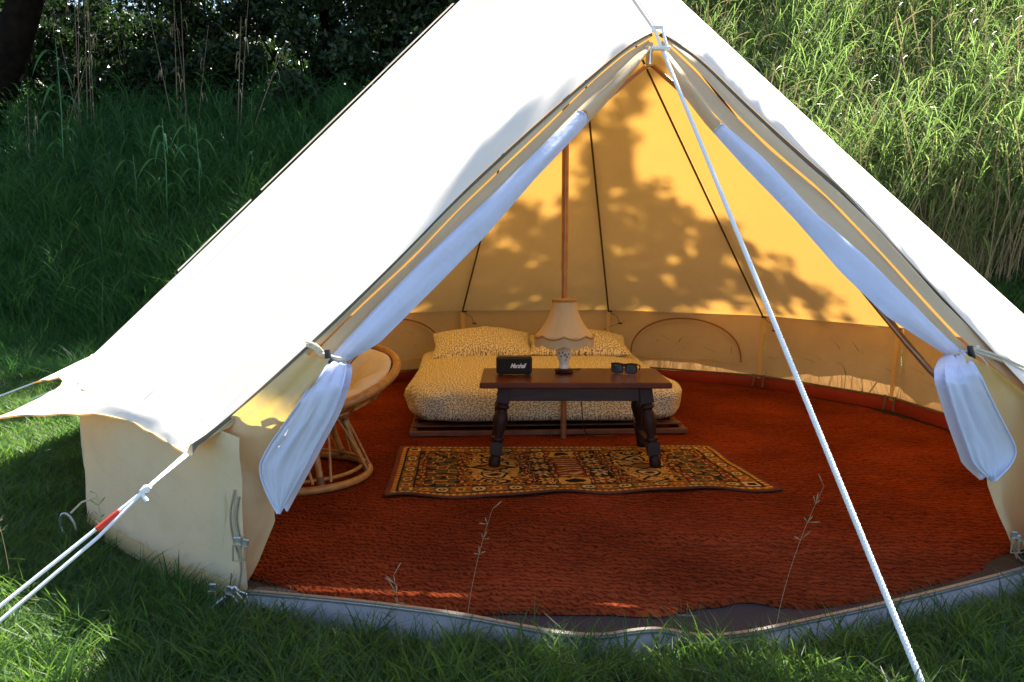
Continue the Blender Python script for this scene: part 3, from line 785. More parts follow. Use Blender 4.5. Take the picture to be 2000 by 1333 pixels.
# tie, toggle and cord that hold each flap back
def tie(px, a, side):
    px = np.array(px, float); a = np.array(a, float)
    cam_d = np.array([0, -1, 0.1])
    mb = MB(); 
    ringp = [px + np.array([.045*math.cos(t)*(1), -.02-.03*math.sin(t), .022*math.cos(t)*(-.6 if side == 'left' else .6)]) for t in np.linspace(0, PI, 12)]
    mb.tube(ringp, .007, 7)
    mb.build('flap_tie', M['tie'], tent, True)
    for k in range(2):
        off = np.array([0, 0, .012*k])
        MB().tube(smoothpath([px+np.array([-.02 if side == 'left' else .02, -.045, 0])+off, (px+a)/2+np.array([0, -.04, .01])+off, a+off], 10), .0055, 6).build('flap_tie', M['tie'], tent, True)
    MB().tube([px+np.array([0, -.062, .022]), px+np.array([.004, -.066, -.004]), px+np.array([.014, -.062, -.02])], [.009, .011, .009], 10).build('tie_toggle', M['black'], tent, True)
    tails = smoothpath([px+np.array([0, -.05, 0]), px+np.array([-.02 if side == 'left' else .05, -.065, -.02]), px+np.array([-.045 if side == 'left' else .085, -.05, -.09])], 12)
    MB().tube(tails, .0045, 6).build('tie_cord', M['tie'], tent, True)
tie(G['low_mesh_left_a'][0], G['edge_left'][8], 'left')
tie([1.40, -1.98, .80] if False else G['low_mesh_right_b'][0], G['edge_right'][8], 'right')
# zips at the foot of the flaps
def zipper(path, name='flap_zip'):
    P = smoothpath(path, 60)
    o = MB().tube(P, .0016, 6).build(name, M['hem'], tent, True)
    mb = MB(); Q = resample(P, 90)
    for i_, p in enumerate(Q): mb.box(p+np.array([0, -.004, 0]), (.0065, .003, .0018))
    tag(mb.build('zip_teeth', M['zip'], tent), kind='stuff')
def slider(p, s=1.0, tilt=0.):
    p = np.array(p, float)
    R = Matrix.Rotation(tilt, 3, 'Y')
    o = MB().box(p+np.array([0, -.012, 0]), (.020*s, .010, .024*s), M=R, bev=.003).build('zip_slider', M['steel'], tent)
    a = p+np.array([0, -.022, -.008]); 
    pts = [a+np.array(R @ Vector(v)) for v in ((-.009*s, 0, 0), (-.011*s, 0, -.045*s), (.011*s, 0, -.045*s), (.009*s, 0, 0))]
    MB().tube(pts, .0028*s, 6, close=True).build('pull_tab', M['brass'], o, True)
zipper([np.array(p)+np.array([0, -.012, 0]) for p in G['zip_left']]); zipper([np.array(p)+np.array([0, -.012, 0]) for p in G['zip_left2']])
slider(np.array(G['zip_left2'][-1])+np.array([0, -.02, 0]), 1.15)
slider(np.array(G['zip_left2'][-1])+np.array([.022, -.014, -.006]), 1.0, .2)
lp = lip[1]; slider(lp+np.array([-.055, -.02, .03]), 1.1); slider(lp+np.array([.0, -.02, .022]), 1.2, .25); slider(lp+np.array([.02, -.03, .03]), .9, -.7)
MB().tube([lp+np.array([.0, -.03, .03]), lp+np.array([.05, -.03, .012]), lp+np.array([.06, -.03, -.03]), lp+np.array([.0, -.03, -.02])], .003, 6, close=True).build('zip_hook', M['steel'], tent, True)
rz = np.array(G['low_canvas_right_a'][4]); slider(rz+np.array([.005, -.02, .01]), 1.15); slider(rz+np.array([.02, -.02, .0]), .9, -.3)
lr = lip[82]; slider(lr+np.array([0, -.02, .04]), 1.2)
zipper([rz+np.array([.0, -.02, -.01]), rz+np.array([.03, -.02, -.08]), lr+np.array([0, -.01, .03])])

# A-frame door pole with its steel fitting at the peak
pk = np.array([.385, -.78, 1.97])
for path in ([pk]+[np.array(p) for p in G['left_pole'][1:]], [pk]+[np.array(p) for p in G['right_pole'][1:]]):
    MB().tube(smoothpath(path, 24), .0115, 10).build('door_pole', M['wood_pole'], tent, True)
MB().tube([pk+np.array([-.012, -.10, .045]), pk+np.array([-.012, -.10, -.03])], [.016, .019], 10).build('pole_fitting', M['steel'], tent, True)
# centre pole
o = MB().tube([(0, 0, .012), (0, 0, 1.0)], .018, 14).build('centre_pole', M['wood_pole'], tent, True)
MB().tube([(0, 0, 1.0), (0, 0, 3.03)], .0205, 14).build('centre_pole', M['wood_pole'], tent, True)
MB().tube([(-.0195, -.009, .86), (-.0195, -.009, .90)], .003, 6).build('pole_pin', M['steel'], o, True)

# ---------------------------------------------------------------- ropes, pegs
def twisted(path, R, n=500, pitch=.03, strands=3):
    P = resample(path, n); mb = MB()
    d = np.r_[0, np.cumsum(np.linalg.norm(np.diff(P, axis=0), axis=1))]
    t = P[-1]-P[0]; t /= np.linalg.norm(t); u = np.cross(t, [0, 0, 1]); u /= np.linalg.norm(u); w = np.cross(t, u)
    for s in range(strands):
        ph = 2*PI*s/strands
        Q = [p + (u*math.cos(2*PI*x/pitch+ph)+w*math.sin(2*PI*x/pitch+ph))*R*.42 for p, x in zip(P, d)]
        mb.tube(Q, R*.62, 6)
    return mb
ropeA = np.array([.405, -.99, 2.035]); ropeB = np.array([.885, -2.873, -.02])
def rope_thing(label, loc, name='guy_rope'):
    return thing(name, label, 'rope', loc, 0, 'guy ropes of the tent')
RT = rope_thing('long white guy rope running from the doorway peak to the grass in front', (0, 0, 0))
top = np.array([.418, -1.02, 1.965])
twisted([top, ropeB], .0085, 760).build('rope', M['rope'], RT, True)
mb = MB()
tp = np.array([.398, -.945, 2.082])
for s in (-.018, .018):
    mb.tube([tp+np.array([s, -.02, 0]), top+np.array([s*.7, -.012, .02]), top], .0062, 7)
mb.tube([tp+np.array([-.024, -.02, 0]), tp+np.array([.024, -.02, 0])], .0085, 8)
mb.build('rope_loop', M['rope'], RT, True)
MB().tube([top+np.array([-.050, -.01, .012]), top+np.array([.028, -.014, .012])], [.0095, .0095], 8).build('rope_knot', M['rope'], RT, True)

c1_ = corner(0)
RL = rope_thing('doubled white guy rope with a red runner at the front left corner', (0, 0, 0))
kn = np.array([-1.185, -2.49, .440]); g1 = np.array([-1.70, -2.98, -.02])
mb = MB(); mb.tube([c1_, kn], .0055, 7); mb.tube([c1_+np.array([.006, 0, -.004]), kn], .004, 6); mb.build('rope', M['rope'], RT if False else RL, True)
MB().tube([kn+np.array([.012, 0, .008]), kn, kn+np.array([-.012, -.01, -.008])], [.006, .013, .007], 9).build('rope_knot', M['rope'], RL, True)
for off in (np.array([0, 0, .0]), np.array([.03, -.01, -.03])):
    MB().tube([kn, kn*.8+g1*.2+off*.5, g1+off], .0052, 7).build('rope', M['rope'], RL, True)
r0 = kn + (g1-kn)*.06; r1 = kn+(g1-kn)*.22
MB().box((r0+r1)/2+np.array([0, -.006, -.004]), (.075, .008, .018), M=Vector(tuple(g1-kn)).to_track_quat('X', 'Z').to_matrix(), bev=.003).build('tension_runner', M['red'], RL)
MB().tube([kn+np.array([-.01, -.01, -.01]), kn+np.array([.012, -.02, -.03])], .006, 6).build('rope_end', M['rope'], RL, True)
labels = ['white guy rope leaving the pointed left eave corner', 'thin white guy rope at the rear left eave corner with a small knot']
for k in (1, 2, 3, 4, 8, 9, 10, 11):
    cc = corner(k); a = math.atan2(cc[1], cc[0])
    far = np.array([cc[0]+1.25*math.cos(a), cc[1]+1.25*math.sin(a), 0]); far[2] = T(far[0], far[1])-.02
    if k == 2: far = np.array([-3.9, -1.1, T(-3.9, -1.1)])
    lab = labels[k-1] if k <= 2 else {3: 'white guy rope on the left side behind the tent', 4: 'white guy rope at the rear of the tent', 8: 'white guy rope at the right rear seen beyond the roof edge', 9: 'white guy rope on the right side of the tent', 10: 'white guy rope near the right front seam', 11: 'white guy rope at the right front corner'}[k]
    rt = rope_thing(lab, (0, 0, 0))
    MB().tube([cc, cc*.7+far*.3+np.array([0, 0, -.01]), far], .0045, 6).build('rope', M['rope'], rt, True)
    q = cc*.75+far*.25
    MB().tube([q+np.array([-.015, 0, -.02]), q, q+np.array([.015, 0, .015])], [.004, .010, .004], 7).build('rope_knot', M['rope'], rt, True)
def peg(loc, label):
    t = thing('tent_peg', label, 'tent peg', (0, 0, 0), 0, 'steel tent pegs')
    p = np.array(loc, float)
    MB().tube([p, p+np.array([-.02, -.035, -.012]), p+np.array([-.055, -.06, -.04])], [.005, .005, .006], 7).build('shaft', M['steel'], t, True)
q0 = np.array([-1.035, -2.33, .055])
peg(q0, 'bright steel peg poking out under the front left wall hem')
cb = thing('carabiner', 'small steel carabiner hanging at the foot of the left wall', 'carabiner', (0, 0, 0))
cp = np.array([-1.861, -1.807, .075])
MB().tube([cp+np.array([.028*math.cos(t)-.012*math.sin(t), -.02, .055*math.sin(t)]) for t in np.linspace(0, 2*PI, 18)[:-1]], .005, 7, close=True).build('ring', M['steel'], cb, True)
MB().tube([cp+np.array([.01, -.015, .055]), cp+np.array([.04, .01, .09]), cp+np.array([.075, .04, .10])], .004, 6).build('loop', M['tie'], cb, True)

# ---------------------------------------------------------------- carpet, rug
def chz(x, y):
    return .016 + .010*noise.noise(Vector((x*1.3, y*3.0, 1.))) + .014*abs(noise.noise(Vector((x*1.2+y, y*4.0, 9.))))
fe = np.array([(-.99, -2.17), (-.75, -2.30), (-.454, -2.36), (-.295, -2.36), (-.143, -2.34), (.148, -2.33), (.30, -2.34), (.42, -2.27), (.51, -2.25), (.588, -2.20), (.68, -2.24), (.76, -2.27), (.924, -2.22), (1.2, -2.08), (1.534, -1.87)])
fe = fe*(1-.018)
fang = np.degrees(np.arctan2(fe[:, 1], fe[:, 0])); frad = np.hypot(fe[:, 0], fe[:, 1])
na, nr = 300, 150
V = []
for j in range(nr+1):
    t = (j/nr)**.8
    for i_ in range(na):
        a = -180+360*i_/na
        R = 2.345 + .02*noise.noise(Vector((a*.08, 0, 0)))
        if fang[0] <= a <= fang[-1]: R = float(np.interp(a, fang, frad))
        r = t*R; x, y = r*math.cos(math.radians(a)), r*math.sin(math.radians(a))
        z = chz(x, y)*(1 if j < nr else .4)
        V.append((x, y, z if j < nr else .009))
i2 = np.arange(nr)[:, None]*na; k2 = np.arange(na)[None, :]; k3 = (k2+1) % na
F = np.stack([i2+k2, i2+k3, i2+na+k3, i2+na+k2], -1).reshape(-1, 4)
o = mesh_np('coir_carpet', V, F, M['carpet'], None, True)
tag(o, 'rust red woven carpet covering the whole tent floor', 'carpet')

# patterned runner
RC = np.array([(-.79, -1.23), (.965, -.975), (.82, -.17), (-.90, -.31)])
def rug():
    nx, ny = 352, 168
    u = (np.arange(nx+1)/nx); v = (np.arange(ny+1)/ny)
    U, Vv = np.meshgrid(u, v)
    P = (RC[0][None, None]*((1-U)*(1-Vv))[..., None] + RC[1]*(U*(1-Vv))[..., None] + RC[2]*(U*Vv)[..., None] + RC[3]*((1-U)*Vv)[..., None])
    edge = np.minimum(1, Vv/.18)
    P[..., 1] += (1-edge)*(.022*np.sin(U*17+.6)+.012*np.sin(U*31))*(1)
    P[..., 0] += .012*np.sin(Vv*7)*(U > .5)*(U-.5)*2 + (1-edge)*.05*np.clip(U-.93, 0, 1)*10
    Z = np.vectorize(lambda x, y: chz(x, y))(P[..., 0], P[..., 1]) + .009 + .010*(1-edge)*(np.sin(U*17+1.4)*.5+.5)
    A = np.dstack([P, Z])
    L, W = 1.76, .84
    X = (U[:-1, :-1]+.5/nx)*L; Y = (Vv[:-1, :-1]+.5/ny)*W
    ochre, gold, rust, dark, cream, olive = [np.array(c) for c in ((.29, .115, .020), (.56, .29, .055), (.20, .042, .016), (.016, .011, .008), (.56, .38, .14), (.10, .065, .02))]
    C = np.zeros(X.shape+(3,)); C[:] = ochre
    def put(mask, col): C[mask] = col
    ex = np.minimum(X, L-X); ey = np.minimum(Y, W-Y); e = np.minimum(ex, ey)
    # centre field: five blocks across the length
    Xo, Yo = X.copy(), Y.copy()
    def ell(cx, cy, rx, ry): return ((X-cx)/rx)**2+((Y-cy)/ry)**2
    nz = np.array([[noise.noise(Vector((x*26, y*26, 3))) for x in X[0]] for y in Y[:, 0]])
    nz2 = np.array([[noise.noise(Vector((x*60, y*60, 5))) for x in X[0]] for y in Y[:, 0]])
    wx = np.array([[noise.noise(Vector((x*14, y*14, 9))) for x in X[0]] for y in Y[:, 0]]); wy = np.array([[noise.noise(Vector((x*14, y*14, 19))) for x in X[0]] for y in Y[:, 0]])
    X = X+.022*wx; Y = Y+.026*wy
    put(nz > .20, dark); put((nz2 > .30), gold); put(nz < -.36, rust); put((np.abs(nz) < .035) & (nz2 > -.1), dark)
    for cx, kind in ((.24, 2), (.50, 0), (.74, 1), (.88, 3), (1.02, 1), (1.26, 0), (1.52, 2)):
        if kind == 0:
            m = ell(cx, W/2, .125, .30) < 1
            put(m, gold); put(m & (np.abs(nz) < .07), dark)
            for sy in (-1, 1):
                for rr, col in ((1, dark), (.74, cream), (.45, rust), (.22, dark)): put(ell(cx, W/2+sy*.13, .062, .062) < rr*rr, col)
                put(np.abs(ell(cx, W/2+sy*.24, .055, .035)-1) < .35, dark)
            d = np.abs(X-cx)/.11+np.abs(Y-W/2)/.05
            put(d < 1, ochre); put(np.abs(d-1) < .2, dark)
        elif kind == 1:
            m = (np.abs(X-cx) < .055) & (ey > .12)
            put(m & (nz2 > -.05), dark)
            for sy in (-2, -1, 0, 1, 2):
                e2 = ell(cx, W/2+sy*.115, .042, .045); a = np.arctan2(Y-W/2-sy*.115, X-cx)
                pet = e2 < (.75+.35*np.cos(6*a))**2
                put(pet, cream if sy % 2 else gold); put(e2 < .12, rust)
        elif kind == 2:
            m = (np.abs(X-cx) < .085) & (ey > .12)
            put(m, olive)
            g = (np.abs(((X-cx)*18+(Y*16)) % 2-1)+np.abs(((X-cx)*18-(Y*16)) % 2-1))
            put(m & (g < .45), rust); put(m & (np.abs(g-.8) < .12), gold); put(m & (nz > .25), dark)
        else:
            m = (np.abs(X-cx) < .10) & (np.abs(Y-W/2) < .17)
            put(m, rust); put(m & (np.sin(Y*150) > .55) & (np.abs(X-cx) < .06), gold); put(m & (np.abs(np.abs(X-cx)-.085) < .006), dark)
            for sy in (-1, 1):
                mm = (np.abs(X-cx) < .11) & (np.abs(Y-W/2-sy*.24) < .045)
                put(mm, gold); put(mm & (ell(cx, W/2+sy*.24, .045, .03) < 1), dark)
                for sx in (-1, 1): put(ell(cx+sx*.08, W/2+sy*.24, .018, .03) < 1, cream)
    for xx in (.155, .335, .665, .795, .965, 1.095, 1.425, 1.605):
        m = (np.abs(X-xx) < .014) & (ey > .115); put(m, rust); put(m & (np.abs(X-xx) > .009), dark); put(m & (np.sin(Y*120) > .5) & (np.abs(X-xx) < .006), gold)
    # borders
    X, Y = Xo, Yo
    b = e < .125; put(b, ochre)
    s = np.where(ey < ex, X, Y)
    put(b & (np.abs(e-.122) < .005), dark); put(b & (np.abs(e-.045) < .004), dark)
    per = .168; ph = (s % per)/per
    put(b & (e > .052) & (e < .115) & (np.abs(ph-.5) < .22), olive)
    dd = np.sqrt(((ph-.5)*per/.03)**2+((e-.083)/.024)**2)
    put(b & (dd < 1), cream); put(b & (dd < .55), dark); put(b & (dd < .25), gold)
    d2 = np.sqrt((((ph+.5) % 1-.5)*per/.022)**2+((e-.083)/.022)**2)
    put(b & (d2 < 1), gold); put(b & (d2 < .6), rust)
    put(b & (np.abs(np.sin(s*95)*.009+.083-e) < .003) & (dd > 1.15) & (d2 > 1.2), dark)
    put((e > .022) & (e < .040) & (np.sin(s*210) > 0), gold)
    put(e < .022, rust)
    corner_ = (ex < .125) & (ey < .125)
    put(corner_ & (np.maximum(np.abs(ex-.083), np.abs(ey-.083)) < .03), cream); put(corner_ & (np.maximum(np.abs(ex-.083), np.abs(ey-.083)) < .016), dark)
    wear = 1+.35*nz2+.2*nz
    C = np.clip(C*wear[..., None], 0, 1)
    nv_, nu_ = A.shape[:2]
    top = A.reshape(-1, 3)
    i2 = np.arange(nv_-1)[:, None]*nu_+np.arange(nu_-1)[None, :]
    F = np.stack([i2, i2+1, i2+nu_+1, i2+nu_], -1).reshape(-1, 4)
    m = bpy.data.materials.new('woven_pile')
    nt, n, l = nodes_of(m); b_ = n['Principled BSDF']; b_.inputs['Roughness'].default_value = .95; b_.inputs['Specular IOR Level'].default_value = .1
    at = n.new('ShaderNodeAttribute'); at.attribute_name = 'weave'; l.new(at.outputs['Color'], b_.inputs['Base Color'])
    tc = n.new('ShaderNodeTexCoord'); ns = n.new('ShaderNodeTexNoise'); ns.inputs['Scale'].default_value = 400; l.new(tc.outputs['Object'], ns.inputs['Vector'])
    bp = n.new('ShaderNodeBump'); bp.inputs['Strength'].default_value = .5; bp.inputs['Distance'].default_value = .004; l.new(ns.outputs['Fac'], bp.inputs['Height']); l.new(bp.outputs[0], b_.inputs['Normal'])
    t = thing('patterned_rug', 'ochre and black oriental patterned rug under the dark coffee table', 'rug', (0, -.68, 0))
    o = mesh_np('pile', top, F, m, t, True)
    at_ = o.data.color_attributes.new('weave', 'FLOAT_COLOR', 'CORNER')
    cc = np.ones((len(F), 4, 4), np.float32); cc[..., :3] = C.reshape(-1, 1, 3)
    at_.data.foreach_set('color', cc.ravel())
    loop = list(A[0, ::4])+list(A[::4, -1])+list(A[-1, ::-4])+list(A[::-4, 0])
    MB().tube([p+np.array([0, 0, -.002]) for p in loop], .006, 6, close=True).build('bound_edge', mat('rug_binding', (.12, .035, .015), .9, .2, 60), t, True)
    at_world(t)
rug()

# ---------------------------------------------------------------- bed, mattress, pillows
BR = math.radians(7)
def bedpt(x, y):                                         # bed local -> world
    return (-.08 + x*math.cos(BR)-y*math.sin(BR), .045 + x*math.sin(BR)+y*math.cos(BR))
bx, by = bedpt(0, 1.0)
bed = thing('low_bed', 'low wooden pallet bed frame under the leaf print mattress', 'bed', (bx, by, .02), BR)
def slat(c, s, name='slat'): return MB().box(c, s, bev=.004).build(name, M['bed_wood'], bed)
slat((0, -.995, .018), (1.66, .030, .030), 'front_rail'); slat((0, .97, .018), (1.66, .03, .030), 'back_rail')
slat((-.81, 0, .018), (.04, 1.94, .030), 'side_rail'); slat((.81, 0, .018), (.04, 1.94, .030), 'side_rail')
for k in range(9): slat((0, -.86+k*.215, .040), (1.64, .09, .012))
def cushion_block(name, w, d, h, e1, e2, mat_, parent, nx=70, ny=70, wr=.01, seed=0, uvs=1.0, sagf=None):
    """soft rectangular block: superellipsoid grid with its own uv in metres"""
    V = []; UV = []
    nu, nv = nx*2, ny
    sg = lambda c, e: math.copysign(abs(c)**e, c)
    for j in range(nv+1):
        ph = -PI/2+PI*j/nv
        for i_ in range(nu+1):
            t = -PI+2*PI*i_/nu
            x = w/2*sg(math.cos(ph), e1)*sg(math.cos(t), e2); y = d/2*sg(math.cos(ph), e1)*sg(math.sin(t), e2); z = h/2*sg(math.sin(ph), e1)
            n = noise.noise(Vector((x*4+seed, y*4, z*5)))+.5*noise.noise(Vector((x*9+seed, y*9, z*10)))
            k = 1+wr*n/max(.2, abs(z)+.2)
            z2 = z*(1+wr*2*n)
            if sagf: z2 = sagf(x, y, z2)
            V.append((x*k, y*k, z2))
            UV.append((x*uvs+(y if abs(x) > w*.47 else 0)*uvs, y*uvs + z*uvs*1.3))
    w_ = nu+1
    i2 = np.arange(nv)[:, None]*w_+np.arange(nu)[None, :]
    F = np.stack([i2, i2+1, i2+w_+1, i2+w_], -1).reshape(-1, 4)
    return mesh_np(name, V, F, mat_, parent, True, uv=UV)
mt = cushion_block('mattress', 1.70, 2.0, .265, .42, .17, M['sprig'], None, 90, 70, .012, 3)
mt.location = (bx, by, .02+.046+.131); mt.rotation_euler = (0, 0, BR)
tag(mt, 'thick mattress in a cream duvet cover printed with small dark leaves', 'mattress')
def pillow(lab, x, y, rz, seed, tilt):
    px, py = bedpt(x, y)
    W, D, H = .76, .50, .215
    V = []; UV = []; n = 46
    for side in (1, -1):
        for j in range(n+1):
            for i_ in range(n+1):
                u, v = 2*i_/n-1, 2*j/n-1
                k = 1-.10*(u*u*v*v)*0
                pin = 1-.09*(1-abs(u)**4)*abs(v)**3*0
                x_ = u*W/2*(1-.07*(1-v*v)**1*abs(u)**6*0 - .06*(1-abs(v))*abs(u)); y_ = v*D/2*(1-.07*(1-abs(u))*abs(v))
                h = H/2*max(0, 1-u*u)**.62*max(0, 1-v*v)**.5
                h *= 1+.22*noise.noise(Vector((u*2+seed, v*2, side)))+.08*noise.noise(Vector((u*6+seed, v*6, side)))
                V.append((x_, y_, side*h)); UV.append((x_+seed, y_))
    w_ = n+1; b = w_*w_
    F = []
    for s in range(2):
        i2 = np.arange(n)[:, None]*w_+np.arange(n)[None, :]+s*b
        f = np.stack([i2, i2+1, i2+w_+1, i2+w_], -1).reshape(-1, 4)
        F.append(f if s == 0 else f[:, ::-1])
    o = mesh_np('pillow', V, np.concatenate(F), M['sprig'], None, True, uv=UV)
    o.location = (px, py, .40 if tilt > .35 else .385); o.rotation_euler = (tilt, 0, rz)
    tag(o, lab, 'pillow', 'pillows on the bed')
pillow('plump leaf print pillow at the head of the bed, the left one', -.37, 1.50, BR+.03, 1.0, math.radians(15))
pillow('leaf print pillow behind the lampshade, half hidden by the lamp', .37, 1.46, BR-.06, 5.0, math.radians(10))

# ---------------------------------------------------------------- coffee table
TR_ = math.radians(3.5)
tb = thing('coffee_table', 'dark wooden coffee table with turned splayed legs on the patterned rug', 'table', (.045, -.455, .03), TR_)
TZ = .432
MB().box((0, 0, TZ-.016), (.955, .50, .030), bev=.006).build('tabletop', M['slab_wood'], tb)
MB().box((0, -.170, TZ-.070), (.70, .022, .072), bev=.003).build('apron', M['apron_wood'], tb)
MB().box((0, .170, TZ-.070), (.70, .022, .072), bev=.003).build('apron', M['apron_wood'], tb)
for s in (-1, 1):
    MB().box((s*.358, 0, TZ-.070), (.022, .318, .072), bev=.003).build('apron', M['apron_wood'], tb)
prof = [(.0, .030), (.05, .030), (.055, .024), (.10, .023), (.115, .032), (.122, .018), (.135, .018), (.15, .030), (.19, .034), (.24, .028), (.265, .020), (.275, .030), (.285, .030), (.292, .019), (.305, .019)]
def leg(sx, sy):
    top_ = Vector((sx*.352, sy*.160, TZ-.031)); bot = Vector((sx*.408, sy*.215, .0))
    ax = (bot-top_); L_ = ax.length; ax.normalize(); q = Vector((0, 0, 1)).rotation_difference(ax).to_matrix()
    mb = MB()
    def blk(d0, d1, s0, s1):
        V = []
        for d, s in ((d0, s0), (d1, s1)):
            for a, b in ((-1, -1), (1, -1), (1, 1), (-1, 1)): V.append(top_+ax*d+(q @ Vector((a*s, b*s, 0))))
        mb.add(V, [(0, 1, 2, 3), (7, 6, 5, 4), (0, 4, 5, 1), (1, 5, 6, 2), (2, 6, 7, 3), (3, 7, 4, 0)])
    blk(0, .088, .033, .033)
    pr = [(.024, .085), (.027, .092), (.036, .100), (.037, .110), (.026, .118), (.024, .126), (.031, .138), (.037, .155), (.039, .172), (.036, .195), (.030, .225), (.024, .248), (.023, .256), (.034, .264), (.034, .275), (.025, .283), (.026, .292)]
    mb.lathe(pr, top_, 20, M=q)
    blk(.288, .350, .031, .031)
    mb.lathe([(.018, .348), (.027, .358), (.030, .372), (.030, L_-.012), (.026, L_)], top_, 20, M=q)
    mb.build('leg', M['dark_wood'], tb, True)
for sx in (-1, 1):
    for sy in (-1, 1): leg(sx, sy)
for s in (-1, 1):
    MB().box((s*.392, 0, .085), (.030, .36, .034), bev=.004).build('stretcher', M['dark_wood'], tb)
TOP = .03+TZ
# ---------------------------------------------------------------- lamp
def tw(x, y): return (.045+x*math.cos(TR_)-y*math.sin(TR_), -.455+x*math.sin(TR_)+y*math.cos(TR_))
lx, ly = .0, -.375
lamp = thing('table_lamp', 'table lamp with a scalloped fringed cream shade on a painted china vase', 'lamp', (lx, ly, TOP))
MB().lathe([(.0, .0), (.046, .0), (.050, .006), (.047, .013), (.050, .018), (.034, .022), (.0, .022)], n=28).build('wooden_foot', M['dark_wood'], lamp, True)
MB().lathe([(.0, .022), (.026, .023), (.028, .030), (.024, .038), (.026, .055), (.036, .085), (.041, .108), (.038, .122), (.028, .134), (.020, .140), (.022, .146), (.0, .147)], n=32).build('vase', M['china'], lamp, True)
for (a, z, r, s, mt_) in [(-1.45, .100, .0405, .010, 'flower'), (-1.15, .088, .038, .008, 'flower'), (-1.75, .112, .0395, .008, 'leafpaint'), (-.95, .104, .041, .007, 'flower'), (-1.95, .092, .038, .007, 'flower'), (-1.3, .072, .033, .006, 'leafpaint'), (-2.2, .108, .041, .008, 'leafpaint')]:
    n = Vector((math.cos(a), math.sin(a), 0)); c_ = n*(r+.0006)+Vector((0, 0, z)); tq = Vector((-math.sin(a), math.cos(a), 0))
    V = [c_ + (tq*math.cos(t)+Vector((0, 0, 1))*math.sin(t))*s*(.65+.35*math.cos(5*t)) + n*(.0012-.0*t) for t in np.linspace(0, 2*PI, 21)[:-1]]
    mesh_np('painted_flower', [c_+n*.002]+V, [(0, i_+1, (i_+1) % 20+1) for i_ in range(20)], M[mt_], lamp)
MB().tube([(0, 0, .146), (0, 0, .36)], .006, 8).build('stem', M['brass'], lamp, True)
def shprof():
    P = []
    for i_ in range(16):
        t = i_/15                                        # 0 top, 1 bottom
        r = .062+.084*(t**2.1)+.012*t; z = .385-.190*t; P.append((r, z))
    return P
sp_ = shprof(); NR = 8
rib = lambda a, i_: 1-.045*abs(math.sin(a*NR/2))*(.3+.7*i_/15)
mbs = MB(); b0 = len(mbs.v)
n_ = 96
V = []; 
for i_, (r, z) in enumerate(sp_):
    for k in range(n_):
        a = 2*PI*k/n_; q = r*(1-.05*(1-abs(math.cos(a*NR/2)))*(.4+.6*i_/15)); V.append((q*math.cos(a), q*math.sin(a), z))
F = [(i_*n_+k, i_*n_+(k+1) % n_, (i_+1)*n_+(k+1) % n_, (i_+1)*n_+k) for i_ in range(15) for k in range(n_)]
sh_o = mesh_np('lamp_shade', V, F, M['shade'], lamp, True)
sol = sh_o.modifiers.new('thickness', 'SOLIDIFY'); sol.thickness = .0015
for kk in range(NR):
    a = 2*PI*(kk+.5)/NR*1.0
    pts = [(r*(1-.05*(1-abs(math.cos(a*NR/2)))*(.4+.6*i_/15)+.004)*math.cos(a), r*(1-.05*(1-abs(math.cos(a*NR/2)))*(.4+.6*i_/15)+.004)*math.sin(a), z) for i_, (r, z) in enumerate(sp_)]
    MB().tube(pts, .0012, 5).build('shade_rib', M['braid'], sh_o, True)
MB().lathe([(.060, .378), (.066, .379), (.067, .392), (.061, .393)], n=40).build('top_band', M['braid'], lamp, True)
rb = sp_[-1][0]
MB().tube([((rb+.001)*math.cos(a), (rb+.001)*math.sin(a), .207-.017*abs(math.sin(a*NR/2))) for a in np.linspace(0, 2*PI, 161)[:-1]], .0045, 6, close=True).build('braid_trim', M['braid'], lamp, True)
mb = MB(); nf = 420
for k in range(nf):
    a = 2*PI*k/nf; z1 = .205-.016*abs(math.sin(a*NR/2)); z0 = z1-.046-.003*rng.random(); r_ = rb-.001+.002*rng.random(); ca, sa = math.cos(a), math.sin(a); w = .0011
    mb.box((r_*ca, r_*sa, (z1+z0)/2), (.0013, w*2, z1-z0), a)
tag(mb.build('fringe', M['shade'], lamp), kind='stuff')
# power cord down to the floor behind the table
cd = thing('power_cord', 'black lamp cord hanging down behind the coffee table', 'cord', (lx, ly, TOP))
P = smoothpath([(lx+.03, ly+.02, TOP+.008), (lx+.09, ly+.14, TOP+.004), (lx+.105, ly+.21, TOP-.02), (lx+.10, ly+.23, TOP-.20), (lx+.11, ly+.22, .14), (lx+.13, ly+.3, .045), (lx+.3, ly+.35, .04)], 50)
cd_m = MB().tube([Vector(p)-Vector((lx, ly, TOP)) for p in P], .0035, 6).build('cable', M['black'], cd, True)
# ---------------------------------------------------------------- speaker
sx_, sy_ = -.262, -.455
spk = thing('portable_speaker', 'small black portable speaker with white script lettering, left end of the coffee table', 'speaker', (sx_, sy_, TOP), math.radians(4))
MB().box((0, 0, .052), (.188, .075, .092), bev=.010).build('body', M['black'], spk)
MB().box((0, -.0385, .050), (.168, .004, .074), bev=.0015).build('grille', M['grille'], spk)
for s in (-1, 1): MB().box((s*.07, 0, .004), (.025, .05, .008), bev=.002).build('foot', M['black'], spk)
MB().lathe([(.0, .098), (.009, .098), (.009, .102), (.0, .103)], n=18).build('volume_knob', M['brass'], spk, True)
tc_ = bpy.data.curves.new('lettering', 'FONT'); tc_.body = 'Marshall'; tc_.size = .033; tc_.shear = .45; tc_.extrude = .0012; tc_.offset = .0009; tc_.align_x = 'CENTER'; tc_.align_y = 'CENTER'; tc_.space_character = .88
tc_.materials.append(M['logo'])
tmp = bpy.data.objects.new('lettering_source', tc_)
to = bpy.data.objects.new('lettering', bpy.data.meshes.new_from_object(tmp)); bpy.data.objects.remove(tmp); link(to, spk); to.location = (.018, -.0415, .050); to.rotation_euler = (PI/2, 0, 0); to.scale = (.80, 1, 1)
